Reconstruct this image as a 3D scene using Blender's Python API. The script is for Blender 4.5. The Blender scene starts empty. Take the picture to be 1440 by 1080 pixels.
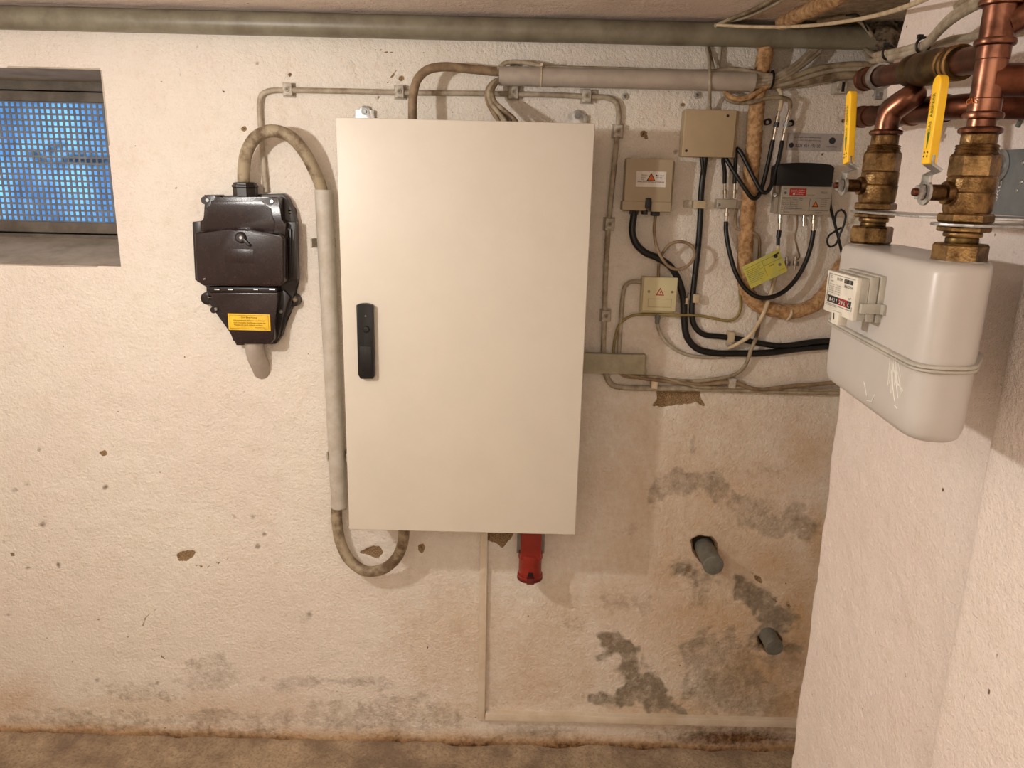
import bpy, bmesh, math, random
import numpy as np
from mathutils import Vector, Matrix
random.seed(3)
S = bpy.context.scene
C = S.collection
PI = math.pi

# ---------------------------------------------------------------- camera, world, light, exposure
F = 1075.0                      # focal length in pixels of the 1440 wide frame
D = 2.1                         # camera to back wall
ROT = np.array([[0.99970614, -0.02424118, 0.0],
                [0.00611292, 0.2520969, -0.96768269],
                [0.02345777, 0.96739833, 0.252171]])
cd = bpy.data.cameras.new('camera'); cam = bpy.data.objects.new('camera', cd); C.objects.link(cam)
cd.sensor_fit = 'HORIZONTAL'; cd.sensor_width = 36.0; cd.lens = F / 1440 * 36; cd.clip_start = 0.02
mw = Matrix([list(r) for r in ROT]).to_4x4(); mw.translation = (0, -D, 0); cam.matrix_world = mw
S.camera = cam

def srgb(r, g, b):
    f = lambda c: (c/255/12.92) if c/255 <= .04045 else ((c/255+.055)/1.055)**2.4
    return (f(r), f(g), f(b), 1.0)

w = bpy.data.worlds.new('dusk sky'); S.world = w; w.use_nodes = True
bg = w.node_tree.nodes['Background']; bg.inputs[0].default_value = srgb(130, 182, 228); bg.inputs[1].default_value = 3.2

LAMP = (-0.95, -1.2, 0.13)
ld = bpy.data.lights.new('bulb', 'POINT'); ld.energy = 34; ld.shadow_soft_size = 0.03; ld.color = (1.0, 0.965, 0.91)
lo = bpy.data.objects.new('bulb', ld); C.objects.link(lo); lo.location = LAMP
fd = bpy.data.lights.new('shadow fill', 'AREA'); fd.shape = 'RECTANGLE'; fd.size = 1.6; fd.size_y = .9; fd.energy = 23; fd.color = (1.0, 0.92, 0.81)  # added soft fill behind the camera, lifts the shadows, no fixture
fo = bpy.data.objects.new('shadow fill', fd); C.objects.link(fo); fo.location = (-.3, -2.75, .37)
S.view_settings.view_transform = 'Standard'; S.view_settings.look = 'None'; S.view_settings.gamma = 1
S.view_settings.use_curve_mapping = False; S.view_settings.exposure = 0.0

# ---------------------------------------------------------------- placing helpers
def P(u, v, d=0.0):             # photo pixel -> point on the plane parallel to the back wall, d in front of it
    r = ROT @ np.array([u-720.0, 540.0-v, -F]); t = (D-d)/r[1]
    return Vector((r[0]*t, -d, r[2]*t))
def PX(u, v, X):                # photo pixel -> point on the plane parallel to the right wall at X
    r = ROT @ np.array([u-720.0, 540.0-v, -F]); t = X/r[0]
    return Vector((X, -D+r[1]*t, r[2]*t))
def depth(p): return -(ROT.T @ (np.array(p)-np.array([0, -D, 0])))[2]
def pw(px, p): return px*depth(p)/F         # width in metres of px pixels at p
def project(x, y, z):
    q = np.stack([x, y+D, z], -1) @ ROT
    return 720-F*q[..., 0]/q[..., 2], 540+F*q[..., 1]/q[..., 2]

# ---------------------------------------------------------------- materials
def nodes_of(name):
    m = bpy.data.materials.new(name); m.use_nodes = True
    nt = m.node_tree; return m, nt, nt.nodes['Principled BSDF']
def noise(nt, scale, detail=3, rough=.6, coord='Object', vec=None):
    n = nt.nodes.new('ShaderNodeTexNoise'); n.inputs['Scale'].default_value = scale
    n.inputs['Detail'].default_value = detail; n.inputs['Roughness'].default_value = rough
    if vec is None:
        tc = nt.nodes.new('ShaderNodeTexCoord'); vec = tc.outputs[coord]
    nt.links.new(vec, n.inputs['Vector']); return n
def ramp(nt, src, a, b, ca=(0,0,0,1), cb=(1,1,1,1)):
    r = nt.nodes.new('ShaderNodeValToRGB'); r.color_ramp.elements[0].position = a; r.color_ramp.elements[1].position = b
    r.color_ramp.elements[0].color = ca; r.color_ramp.elements[1].color = cb
    nt.links.new(src, r.inputs[0]); return r.outputs[0]
def mix(nt, fac, a, b):
    m = nt.nodes.new('ShaderNodeMix'); m.data_type = 'RGBA'
    for s, val in ((0, fac), (6, a), (7, b)):
        if isinstance(val, (float, int)): m.inputs[s].default_value = val
        elif isinstance(val, tuple): m.inputs[s].default_value = val
        else: nt.links.new(val, m.inputs[s])
    return m.outputs[2]
def math_(nt, op, a, b=None, clamp=False):
    m = nt.nodes.new('ShaderNodeMath'); m.operation = op; m.use_clamp = clamp
    for i, val in enumerate((a, b)):
        if val is None: continue
        if isinstance(val, (float, int)): m.inputs[i].default_value = val
        else: nt.links.new(val, m.inputs[i])
    return m.outputs[0]
def bump(nt, bs, h, strength, dist=.002, prev=None):
    b = nt.nodes.new('ShaderNodeBump'); b.inputs['Strength'].default_value = strength; b.inputs['Distance'].default_value = dist
    nt.links.new(h, b.inputs['Height'])
    if prev is not None: nt.links.new(prev, b.inputs['Normal'])
    nt.links.new(b.outputs[0], bs.inputs['Normal']); return b.outputs[0]
def mat(name, col, rough=.5, metal=0.0, col2=None, nscale=30, lo=.4, hi=.65, bmp=0, bscale=200, spec=None):
    m, nt, bs = nodes_of(name)
    c = srgb(*col); bs.inputs['Roughness'].default_value = rough; bs.inputs['Metallic'].default_value = metal
    if spec is not None: bs.inputs['Specular IOR Level'].default_value = spec
    if col2 is None: col2 = tuple(x*.9 for x in col)
    n = noise(nt, nscale, 5, .65)
    nt.links.new(mix(nt, ramp(nt, n.outputs[0], lo, hi), c, srgb(*col2)), bs.inputs['Base Color'])
    if bmp:
        nb = noise(nt, bscale, 3); bump(nt, bs, nb.outputs[0], bmp)
    m.diffuse_color = c
    return m

M = {}
M['cabinet'] = mat('ivory powder coat', (216, 208, 194), .42, 0, (213, 205, 191), 8, bmp=.05, bscale=900)
M['cabinet_side'] = mat('cabinet steel', (205, 196, 178), .5)
M['black'] = mat('black plastic', (9, 9, 10), .42, bmp=.05)
M['rubber'] = mat('black cable sheath', (11, 11, 11), .4, 0, (20, 19, 18), 60)
M['bakelite'] = mat('brown bakelite', (36, 23, 24), .25, 0, (42, 29, 28), 40, bmp=.1, bscale=300)
M['bakelite_dark'] = mat('dark bakelite', (26, 17, 17), .38, 0, (36, 26, 23), 40)
M['conduit'] = mat('grey conduit', (196, 189, 178), .5, 0, (180, 170, 155), 25)
M['conduit_upper'] = mat('upper conduit', (180, 168, 156), .55, 0, (166, 154, 142), 20)
M['cable_grey'] = mat('grey cable sheath', (180, 168, 148), .55, 0, (138, 122, 100), 30)
M['cable_old'] = mat('dirty old cable', (165, 150, 124), .6, 0, (104, 84, 62), 24, .42, .62)
M['cable_brown'] = mat('brown cable sheath', (150, 128, 100), .6, 0, (112, 90, 68), 30)
M['cable_cream'] = mat('cream cable sheath', (214, 196, 166), .5, 0, (186, 164, 130), 40)
M['cable_olive'] = mat('olive cable sheath', (150, 132, 78), .5)
M['clip'] = mat('grey clip plastic', (196, 188, 174), .55, 0, (150, 138, 120), 80)
M['clip_beige'] = mat('beige clip plastic', (200, 182, 150), .55)
M['steel'] = mat('zinc steel', (190, 190, 188), .32, .9, (150, 150, 148), 60)
M['steel_dull'] = mat('dull galvanized steel', (150, 152, 152), .45, .7, (128, 130, 130), 25)
M['bracket_grey'] = mat('grey galvanized sheet', (128, 132, 134), .5, .35, (112, 116, 118), 20)
M['chrome'] = mat('nickel connector', (215, 208, 195), .2, 1)
M['brass'] = mat('brass', (150, 120, 80), .36, 1, (84, 62, 38), 42, .4, .62, bmp=.3, bscale=400)
M['brass_old'] = mat('tarnished brass', (98, 80, 48), .42, 1, (60, 46, 30), 40, .42, .6)
M['copper'] = mat('copper', (138, 94, 74), .3, 1, (84, 54, 42), 24, .4, .62, bmp=.04, bscale=200)
M['copper_dark'] = mat('tarnished copper', (112, 68, 50), .42, 1, (70, 40, 28), 26, .4, .65)
M['yellow'] = mat('yellow sleeve', (246, 196, 20), .4, 0, (236, 180, 16), 30)
M['yellow_label'] = mat('yellow label', (250, 200, 45), .55)
M['ink'] = mat('black ink', (30, 26, 24), .6)
M['ink_green'] = mat('green ink', (54, 104, 40), .6)
M['ink_orange'] = mat('orange ink', (220, 110, 20), .6)
M['ink_red'] = mat('red ink', (178, 34, 30), .6)
M['paper'] = mat('white label', (228, 220, 212), .55)
M['clear'] = mat('clear sticker film', (186, 176, 172), .25)
M['box_beige'] = mat('aged beige plastic', (178, 158, 126), .5, 0, (170, 150, 120), 8)
M['box_grey'] = mat('aged grey beige plastic', (172, 156, 130), .5, 0, (164, 148, 122), 8)
M['box_cream'] = mat('cream plastic', (208, 198, 158), .45, 0, (202, 190, 150), 8)
M['trunk'] = mat('grey green trunking plastic', (170, 162, 136), .5)
M['red'] = mat('red plastic', (146, 42, 30), .4, 0, (130, 36, 26), 20)
M['red_dark'] = mat('dark red plastic', (100, 27, 24), .45)
M['duct'] = mat('white pvc duct', (222, 208, 188), .5, 0, (206, 188, 164), 12)
M['meter'] = mat('meter grey enamel', (190, 184, 178), .34, 0, (184, 178, 172), 6)
M['index'] = mat('index housing grey', (182, 176, 164), .45)
M['index_front'] = mat('index front', (222, 216, 202), .4)
M['pipe_paint'] = mat('grey green painted pipe', (134, 128, 110), .42, 0, (112, 103, 87), 14, .4, .65, bmp=.15, bscale=120)
M['pvc_grey'] = mat('grey pvc stub', (116, 116, 108), .5, 0, (98, 94, 84), 30)
M['frame'] = mat('grey window frame paint', (112, 104, 94), .6, 0, (88, 81, 73), 14, bmp=.2, bscale=90)
M['mesh'] = mat('painted steel lattice', (128, 134, 142), .5, 0, (104, 110, 120), 20)
M['reveal'] = mat('grey reveal plaster', (188, 176, 160), .85, 0, (158, 146, 130), 9, bmp=.4, bscale=60)
M['tag'] = mat('faded yellow tag', (206, 196, 84), .5, 0, (182, 186, 110), 30)
M['mortar'] = mat('rough mortar', (120, 104, 84), .9, 0, (66, 54, 42), 60, .42, .58, bmp=.9, bscale=160)
M['jute'] = mat('ochre coated pipe', (198, 160, 116), .9, 0, (146, 106, 68), 70, .4, .64, bmp=1.0, bscale=150)
M['white_scratch'] = mat('bare white scratch', (238, 234, 226), .5)
M['silver_box'] = mat('cast aluminium', (178, 168, 152), .5, .25, (168, 158, 142), 20)

def plaster(name, tint=(243, 236, 224), masks=True, bs_strength=.5, spots=True):
    m, nt, bs = nodes_of(name)
    bs.inputs['Roughness'].default_value = .82; bs.inputs['Specular IOR Level'].default_value = .3
    big = noise(nt, 2.2, 4); fine = noise(nt, 105, 4, .62); mid = noise(nt, 22, 4, .65); grain = noise(nt, 420, 2)
    t = tint
    c = mix(nt, ramp(nt, big.outputs[0], .35, .65), srgb(*t), srgb(t[0]-3, t[1]-8, t[2]-7))
    c = mix(nt, ramp(nt, mid.outputs[0], .5, .9), c, srgb(t[0]-12, t[1]-14, t[2]-18))
    pore = noise(nt, 230, 3, .7); c = mix(nt, math_(nt, 'MULTIPLY', ramp(nt, pore.outputs[0], .58, .78), .38), c, srgb(150, 128, 104))
    h = fine.outputs[0]
    if masks:
        at = nt.nodes.new('ShaderNodeAttribute'); at.attribute_name = 'mask'
        sp = nt.nodes.new('ShaderNodeSeparateColor'); nt.links.new(at.outputs['Color'], sp.inputs[0])
        at2 = nt.nodes.new('ShaderNodeAttribute'); at2.attribute_name = 'mask2'
        sp2 = nt.nodes.new('ShaderNodeSeparateColor'); nt.links.new(at2.outputs['Color'], sp2.inputs[0])
        def edge(src, n, amt, lo, hi):
            v = math_(nt, 'ADD', src, math_(nt, 'MULTIPLY', math_(nt, 'SUBTRACT', n.outputs[0], .5), amt))
            if n is n1: v = math_(nt, 'ADD', v, math_(nt, 'MULTIPLY', math_(nt, 'SUBTRACT', n2.outputs[0], .5), .75))
            return ramp(nt, v, lo, hi)
        n1 = noise(nt, 9, 6, .7); n2 = noise(nt, 45, 4, .7)
        och = edge(sp.outputs[0], n1, .7, .05, 1.15)                 # ochre staining
        c = mix(nt, och, c, mix(nt, mid.outputs[0], srgb(214, 180, 138), srgb(194, 158, 118)))
        dmp = edge(sp.outputs[1], n1, .9, .3, 1.0)                 # grey damp patches on the wall, coloured-in corner shade on the ceiling
        c = mix(nt, dmp, c, mix(nt, ramp(nt, n2.outputs[0], .35, .65), srgb(164, 150, 130), srgb(138, 124, 106)))
        drt = edge(sp2.outputs[0], n2, .9, .2, .9)                  # brown dirt along the floor
        c = mix(nt, drt, c, mix(nt, ramp(nt, n2.outputs[0], .4, .6), srgb(142, 104, 68), srgb(84, 58, 38)))
        bare = edge(sp.outputs[2], n2, .5, .42, .52)                # paint broken away
        gr = mix(nt, ramp(nt, grain.outputs[0], .38, .66), srgb(176, 148, 112), srgb(104, 80, 56))
        c = mix(nt, bare, c, gr)
        hol = edge(sp2.outputs[1], n2, .3, .4, .6)
        c = mix(nt, hol, c, srgb(52, 38, 28))
    if spots:
        vo = nt.nodes.new('ShaderNodeTexNoise'); vo.inputs['Scale'].default_value = 48; vo.inputs['Detail'].default_value = 2
        tc = nt.nodes.new('ShaderNodeTexCoord'); nt.links.new(tc.outputs['Object'], vo.inputs['Vector'])
        c = mix(nt, ramp(nt, vo.outputs[0], .75, .78), c, srgb(112, 92, 72))
    nt.links.new(c, bs.inputs['Base Color'])
    b1 = bump(nt, bs, mid.outputs[0], .5, .01)
    b2 = bump(nt, bs, h, min(1, bs_strength*1.5), .0065, b1)
    bump(nt, bs, grain.outputs[0], .4, .0022, b2)
    return m
M['wall'] = plaster('painted cellar plaster')
M['wall_right'] = plaster('painted plaster right', (238, 227, 218), False, .35)
M['wall_plain'] = plaster('painted plaster plain', (238, 229, 216), False, .4)
M['ceiling'] = plaster('ceiling plaster', (238, 222, 208), True, .9)

# ---------------------------------------------------------------- mesh helpers
def nb(): return bmesh.new()
def frame_from(d, hint=None):
    d = Vector(d).normalized(); h = Vector(hint) if hint else Vector((0, 0, 1))
    if abs(d.dot(h.normalized())) > .97: h = Vector((1, 0, 0)) if abs(d.x) < .9 else Vector((0, 1, 0))
    a = h.cross(d).normalized(); b = d.cross(a).normalized(); return a, b, d
def bev(bm, faces_before, r, seg=2):
    if r <= 0: return
    old = faces_before
    es = set()
    for f in bm.faces:
        if f not in old:
            for e in f.edges: es.add(e)
    bmesh.ops.bevel(bm, geom=list(es), offset=r, segments=seg, affect='EDGES', profile=.6, clamp_overlap=True)
def box(bm, x0, x1, y0, y1, z0, z1, b=0.0, seg=2):
    old = set(bm.faces)
    vs = [bm.verts.new((x, y, z)) for x in (x0, x1) for y in (y0, y1) for z in (z0, z1)]
    for f in ((0,1,3,2), (4,6,7,5), (0,4,5,1), (2,3,7,6), (0,2,6,4), (1,5,7,3)): bm.faces.new([vs[i] for i in f])
    bev(bm, old, b, seg)
def obox(bm, c, ax, ay, az, b=0.0):          # oriented box, half axes as vectors
    old = set(bm.faces); c = Vector(c); ax, ay, az = Vector(ax), Vector(ay), Vector(az)
    vs = [bm.verts.new(c+ax*i+ay*j+az*k) for i in (-1, 1) for j in (-1, 1) for k in (-1, 1)]
    for f in ((0,1,3,2), (4,6,7,5), (0,4,5,1), (2,3,7,6), (0,2,6,4), (1,5,7,3)): bm.faces.new([vs[i] for i in f])
    bev(bm, old, b)
def prism(bm, pts, off, b=0.0, seg=2):       # polygon of 3-D points extruded by vector off
    old = set(bm.faces); off = Vector(off)
    a = [bm.verts.new(p) for p in pts]; c = [bm.verts.new(Vector(p)+off) for p in pts]; n = len(pts)
    bm.faces.new(a); bm.faces.new(c[::-1])
    for i in range(n): bm.faces.new((a[i], c[i], c[(i+1) % n], a[(i+1) % n]))
    bev(bm, old, b, seg)
def lathe(bm, base, axis, prof, n=28, hint=None, cap=True, rot=0.0):    # prof: (distance along axis, radius[, sides])
    a, b, d = frame_from(axis, hint); base = Vector(base); prev = None
    for k, (t, r) in enumerate(prof):
        ring = [bm.verts.new(base+d*t+(a*math.cos(2*PI*i/n+rot)+b*math.sin(2*PI*i/n+rot))*r) for i in range(n)]
        if prev:
            for i in range(n): bm.faces.new((prev[i], prev[(i+1) % n], ring[(i+1) % n], ring[i]))
        elif cap: bm.faces.new(ring[::-1])
        prev = ring
    if cap: bm.faces.new(prev)
def cyl(bm, p0, p1, r, n=20, r1=None, c=0.0):
    p0, p1 = Vector(p0), Vector(p1); L = (p1-p0).length; r1 = r if r1 is None else r1
    pr = [(0, r), (L, r1)] if c <= 0 else [(0, r-c), (c, r), (L-c, r1), (L, r1-c)]
    lathe(bm, p0, p1-p0, pr, n)
def hexnut(bm, base, axis, t0, t1, r, rot=0.0, hint=None):
    c = min(.0025, (t1-t0)*.2)
    lathe(bm, base, axis, [(t0, r*.93), (t0+c, r), (t1-c, r), (t1, r*.93)], 6, hint, True, rot)
def smooth_path(pts, step=.006):
    pts = [Vector(p) for p in pts]
    if len(pts) < 3: return pts
    out = []
    q = [pts[0]*2-pts[1]]+pts+[pts[-1]*2-pts[-2]]
    for i in range(1, len(q)-2):
        p0, p1, p2, p3 = q[i-1:i+3]
        d = [max((b-a).length, 1e-5)**.5 for a, b in ((p0, p1), (p1, p2), (p2, p3))]
        m1 = ((p1-p0)/d[0]-(p2-p0)/(d[0]+d[1])+(p2-p1)/d[1])*d[1]
        m2 = ((p2-p1)/d[1]-(p3-p1)/(d[1]+d[2])+(p3-p2)/d[2])*d[1]
        k = max(2, int((p2-p1).length/step))
        for j in range(k):
            t = j/k; t2 = t*t; t3 = t2*t
            out.append(p1*(2*t3-3*t2+1)+m1*(t3-2*t2+t)+p2*(-2*t3+3*t2)+m2*(t3-t2))
    out.append(pts[-1]); return out
def tube(bm, pts, r, n=10, smooth=True, step=.008, flat=1.0, rough=0.0, inner=None):
    pts = smooth_path(pts, step) if smooth else [Vector(p) for p in pts]
    T = []
    for i in range(len(pts)):
        t = (pts[min(i+1, len(pts)-1)]-pts[max(i-1, 0)]); T.append(t.normalized())
    a, b, _ = frame_from(T[0], (0, 1, 0)); prev = None; rings = []
    for i, p in enumerate(pts):
        a = (a-T[i]*a.dot(T[i])).normalized(); b = T[i].cross(a)
        rr = r(i/(len(pts)-1)) if callable(r) else r
        ring = []
        for k in range(n):
            th = 2*PI*k/n; q = rr
            if rough: q *= 1+random.uniform(-rough, rough)
            ring.append(bm.verts.new(p+a*math.cos(th)*q+b*math.sin(th)*q*flat))
        if prev:
            for k in range(n): bm.faces.new((prev[k], prev[(k+1) % n], ring[(k+1) % n], ring[k]))
        rings.append(ring); prev = ring
    if inner is None:
        bm.faces.new(rings[0][::-1]); bm.faces.new(prev)
def pipe(bm, p0, p1, ro, ri, n=28):          # hollow straight tube
    lathe(bm, p0, Vector(p1)-Vector(p0), [(0, ri), (0, ro), ((Vector(p1)-Vector(p0)).length, ro), ((Vector(p1)-Vector(p0)).length, ri), (0, ri)], n, cap=False)

def obj(name, bm, m, parent=None, ang=35, kind=None, label=None):
    bmesh.ops.remove_doubles(bm, verts=bm.verts, dist=1e-6)
    bmesh.ops.recalc_face_normals(bm, faces=bm.faces)
    root = parent
    while root is not None and root.parent is not None: root = root.parent
    if root is not None: bmesh.ops.translate(bm, verts=bm.verts, vec=-root.location)
    me = bpy.data.meshes.new(name); bm.to_mesh(me); bm.free()
    me.shade_smooth(); me.set_sharp_from_angle(angle=math.radians(ang))
    if m: me.materials.append(M[m] if isinstance(m, str) else m)
    o = bpy.data.objects.new(name, me); C.objects.link(o)
    if parent is not None: o.parent = parent
    if kind: o['kind'] = kind
    if label: o['label'] = label
    return o
def thing(name, label, cat, loc, group=None):
    o = bpy.data.objects.new(name, None); C.objects.link(o); o.empty_display_size = .03
    o.location = loc; o['label'] = label; o['category'] = cat
    if group: o['group'] = group
    return o
def tag(o, label, cat, group=None):
    o['label'] = label; o['category'] = cat
    if group: o['group'] = group
    return o
def struct(name, bm, m, parent=None, ang=35):
    return obj(name, bm, m, parent, ang, kind='structure' if parent is None else None)
_fd = bpy.data.curves.new('fonttmp', 'FONT'); _fo = bpy.data.objects.new('fonttmp', _fd); C.objects.link(_fo)
def textmesh(s, width=None, height=.01, bold=0.0):
    _fd.body = s; _fd.size = 1; _fd.offset = bold; _fd.resolution_u = 2
    bpy.context.view_layer.update()
    me = bpy.data.meshes.new_from_object(_fo.evaluated_get(bpy.context.evaluated_depsgraph_get()))
    return me
def lettering(bm, lines, origin, xd, ud, off=.0004):
    """lines: (text, x, y, height, width or None); flat lettering on a surface"""
    origin, xd, ud = Vector(origin), Vector(xd).normalized(), Vector(ud).normalized(); nn = xd.cross(ud)
    for s, x, y, h, wd in lines:
        me = textmesh(s)
        if not me.vertices: continue
        xs = [v.co.x for v in me.vertices]; w0 = max(xs)-min(xs); sx = h/.72 if wd is None else wd/w0; sy = h/.72
        vm = [bm.verts.new(origin+xd*(x+(v.co.x-min(xs))*sx)+ud*(y+v.co.y*sy)+nn*off) for v in me.vertices]
        for p in me.polygons:
            try: bm.faces.new([vm[i] for i in p.vertices])
            except ValueError: pass
        bpy.data.meshes.remove(me)
def quad(bm, origin, xd, ud, x0, x1, y0, y1, off=.0003):
    origin, xd, ud = Vector(origin), Vector(xd).normalized(), Vector(ud).normalized(); nn = xd.cross(ud)
    obox(bm, origin+xd*(x0+x1)/2+ud*(y0+y1)/2+nn*off/2, xd*(x1-x0)/2, ud*(y1-y0)/2, nn*off/2)
def tri(bm, origin, xd, ud, cx, cy, s, off=.0006):
    origin, xd, ud = Vector(origin), Vector(xd).normalized(), Vector(ud).normalized(); nn = xd.cross(ud)
    prism(bm, [origin+xd*(cx+a*s)+ud*(cy+b*s)+nn*off for a, b in ((-.56, 0), (.56, 0), (0, 1))], -nn*off*.6)
EX, EY, EZ = Vector((1, 0, 0)), Vector((0, 1, 0)), Vector((0, 0, 1))
def rect(u0, v0, u1, v1, d):     # axis-aligned rectangle on plane d: x0,x1,z0,z1
    um, vm = (u0+u1)/2, (v0+v1)/2
    return P(u0, vm, d).x, P(u1, vm, d).x, P(um, v1, d).z, P(um, v0, d).z
def screw(bm, p, n, r=.004, h=.002):
    n = Vector(n).normalized(); p = Vector(p)
    lathe(bm, p, n, [(0, r), (h*.6, r), (h, r*.75)], 14)
    a, b, _ = frame_from(n)
    obox(bm, p+n*(h+.0001), a*r*.7, b*r*.13, n*.0003)

# ---------------------------------------------------------------- noise for geometry
def vnoise(x, y, s, seed=0):
    x = x*s+seed*17.3; y = y*s+seed*9.1
    xi = np.floor(x).astype(np.int64); yi = np.floor(y).astype(np.int64); fx = x-xi; fy = y-yi
    fx = fx*fx*(3-2*fx); fy = fy*fy*(3-2*fy)
    def h(i, j):
        n = (i*374761393+j*668265263+seed*1442695) & 0x7fffffff
        n = ((n ^ (n >> 13))*1274126177) & 0x7fffffff
        return ((n ^ (n >> 16)) & 0xffff)/65535.0
    return (h(xi, yi)*(1-fx)*(1-fy)+h(xi+1, yi)*fx*(1-fy)+h(xi, yi+1)*(1-fx)*fy+h(xi+1, yi+1)*fx*fy)
def polydist(px, py, poly):      # signed distance, negative inside
    d = np.full(px.shape, 1e9); inside = np.zeros(px.shape, bool); n = len(poly)
    for i in range(n):
        x0, y0 = poly[i]; x1, y1 = poly[(i+1) % n]; ex, ey = x1-x0, y1-y0
        t = np.clip(((px-x0)*ex+(py-y0)*ey)/(ex*ex+ey*ey+1e-9), 0, 1)
        d = np.minimum(d, np.hypot(px-x0-t*ex, py-y0-t*ey))
        c = ((y0 > py) != (y1 > py)) & (px < (x1-x0)*(py-y0)/((y1-y0) if y1 != y0 else 1e-9)+x0)
        inside ^= c
    return np.where(inside, -d, d)
def gridmesh(name, us, vs, fn, m, skip=None, kind='structure', masks=None):
    U, V = np.meshgrid(us, vs); pos = fn(U, V); nx, ny = len(us), len(vs)
    idx = np.arange(nx*ny).reshape(ny, nx)
    q = np.stack([idx[:-1, :-1], idx[:-1, 1:], idx[1:, 1:], idx[1:, :-1]], -1).reshape(-1, 4)
    if skip is not None:
        uc = (U[:-1, :-1]+U[1:, 1:]).ravel()/2; vc = (V[:-1, :-1]+V[1:, 1:]).ravel()/2
        q = q[~skip(uc, vc)]
    me = bpy.data.meshes.new(name); me.vertices.add(nx*ny); me.vertices.foreach_set('co', pos.reshape(-1, 3).astype(np.float32).ravel())
    me.loops.add(q.size); me.loops.foreach_set('vertex_index', q.ravel().astype(np.int32))
    me.polygons.add(len(q)); me.polygons.foreach_set('loop_start', np.arange(0, q.size, 4, dtype=np.int32))
    me.update(calc_edges=True); me.shade_smooth()
    for an, arr in (masks or {}).items():
        a = me.color_attributes.new(an, 'FLOAT_COLOR', 'POINT')
        a.data.foreach_set('color', arr.reshape(-1, 4).astype(np.float32).ravel())
    me.materials.append(M[m]); o = bpy.data.objects.new(name, me); C.objects.link(o)
    if kind: o['kind'] = kind
    return o
def seg(a, b, s): return list(np.linspace(a, b, max(2, int(round(abs(b-a)/s))+1)))

# ================================================================= SETTING
ZC, ZF = 0.405, -1.765
WX0, WX1, WZ0, WZ1 = -1.86, -1.078, -0.242, 0.261       # window opening
XN = 1.02                                                # end of the back wall behind the right wall
xs = seg(-2.2, WX0, .05)+seg(WX0, -1.4, .02)[1:]+seg(-1.4, WX1, .0045)[1:]+seg(WX1, XN, .0042)[1:]
zs = seg(ZF-.01, WZ0, .0045)+seg(WZ0, WZ1, .0045)[1:]+seg(WZ1, ZC+.02, .0045)[1:]
Xg, Zg = np.meshgrid(xs, zs)
pu, pv = project(Xg, 0*Xg, Zg)
def blobs(lst):
    o = np.zeros(pu.shape)
    for cx, cy, rx, ry, a in lst: o = np.maximum(o, a*np.exp(-((pu-cx)/rx)**2-((pv-cy)/ry)**2))
    return o
ochre = blobs([(1010, 760, 190, 260, .62), (760, 960, 130, 60, .5), (1120, 880, 50, 130, .9), (1000, 640, 130, 90, .45), (940, 800, 40, 70, .75), (1010, 870, 150, 120, .75), (1090, 800, 70, 70, .8), (1130, 640, 60, 80, .6),
               (1150, 760, 30, 60, .8), (650, 900, 90, 90, .45), (770, 920, 90, 90, .5), (800, 860, 60, 60, .45), (1060, 940, 90, 70, .95), (900, 620, 50, 40, .3),
               (1100, 990, 60, 50, .9), (680, 1000, 200, 26, .35), (10, 990, 80, 40, .5), (250, 1000, 300, 26, .4), (960, 1000, 150, 40, .7), (870, 850, 60, 60, .55)])
damp = blobs([(1110, 930, 30, 50, .5), (1000, 1000, 130, 20, .4), (1070, 660, 120, 18, .35), (930, 690, 30, 50, .4), (905, 950, 60, 60, .4), (985, 680, 60, 28, .35),
              (1060, 720, 60, 30, .55), (1130, 745, 36, 30, .5), (962, 800, 26, 16, .8), (985, 830, 22, 30, .7), (1012, 818, 16, 8, .6), 
              (1030, 925, 60, 30, .65), (1010, 975, 55, 45, .75), (1070, 990, 55, 45, .7), (1085, 930, 26, 20, .7), (880, 745, 60, 16, .35), (870, 850, 26, 30, .5), (810, 880, 40, 30, .35),
              (310, 950, 70, 26, .5), (170, 965, 80, 14, .4), (500, 958, 60, 9, .6), (400, 965, 26, 16, .55), (560, 1000, 140, 26, .4), (320, 1010, 150, 16, .5), (90, 1012, 110, 20, .45), (430, 868, 14, 14, .4),
              (700, 990, 30, 20, .35), (760, 1030, 90, 14, .6), (1000, 1035, 110, 16, .8), (590, 1005, 40, 14, .5), (640, 1020, 80, 12, .4)])
base_line = 1035+.0225*pu+6*(vnoise(Xg, Zg, 9, 4)-.5)
dirt = np.clip((pv-(base_line-26))/26, 0, 1)*.8*np.clip(.35+vnoise(Xg, Zg*2, 7, 8)*.9, 0, 1)+np.clip((pv-base_line+10)/8, 0, 1)*.2
ochre = np.maximum(ochre, 1.1*np.clip((pv-(base_line-30))/24, 0, 1))
dirt = np.maximum(dirt, .95*np.exp(-((pu-40)/110)**2-((pv-1034)/9)**2)); dirt = np.maximum(dirt, .8*np.exp(-((pu-430)/120)**2-((pv-1045)/4)**2))
dirt = np.maximum(dirt, .95*np.exp(-((pu-1040)/90)**2-((pv-1038)/14)**2))
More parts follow.
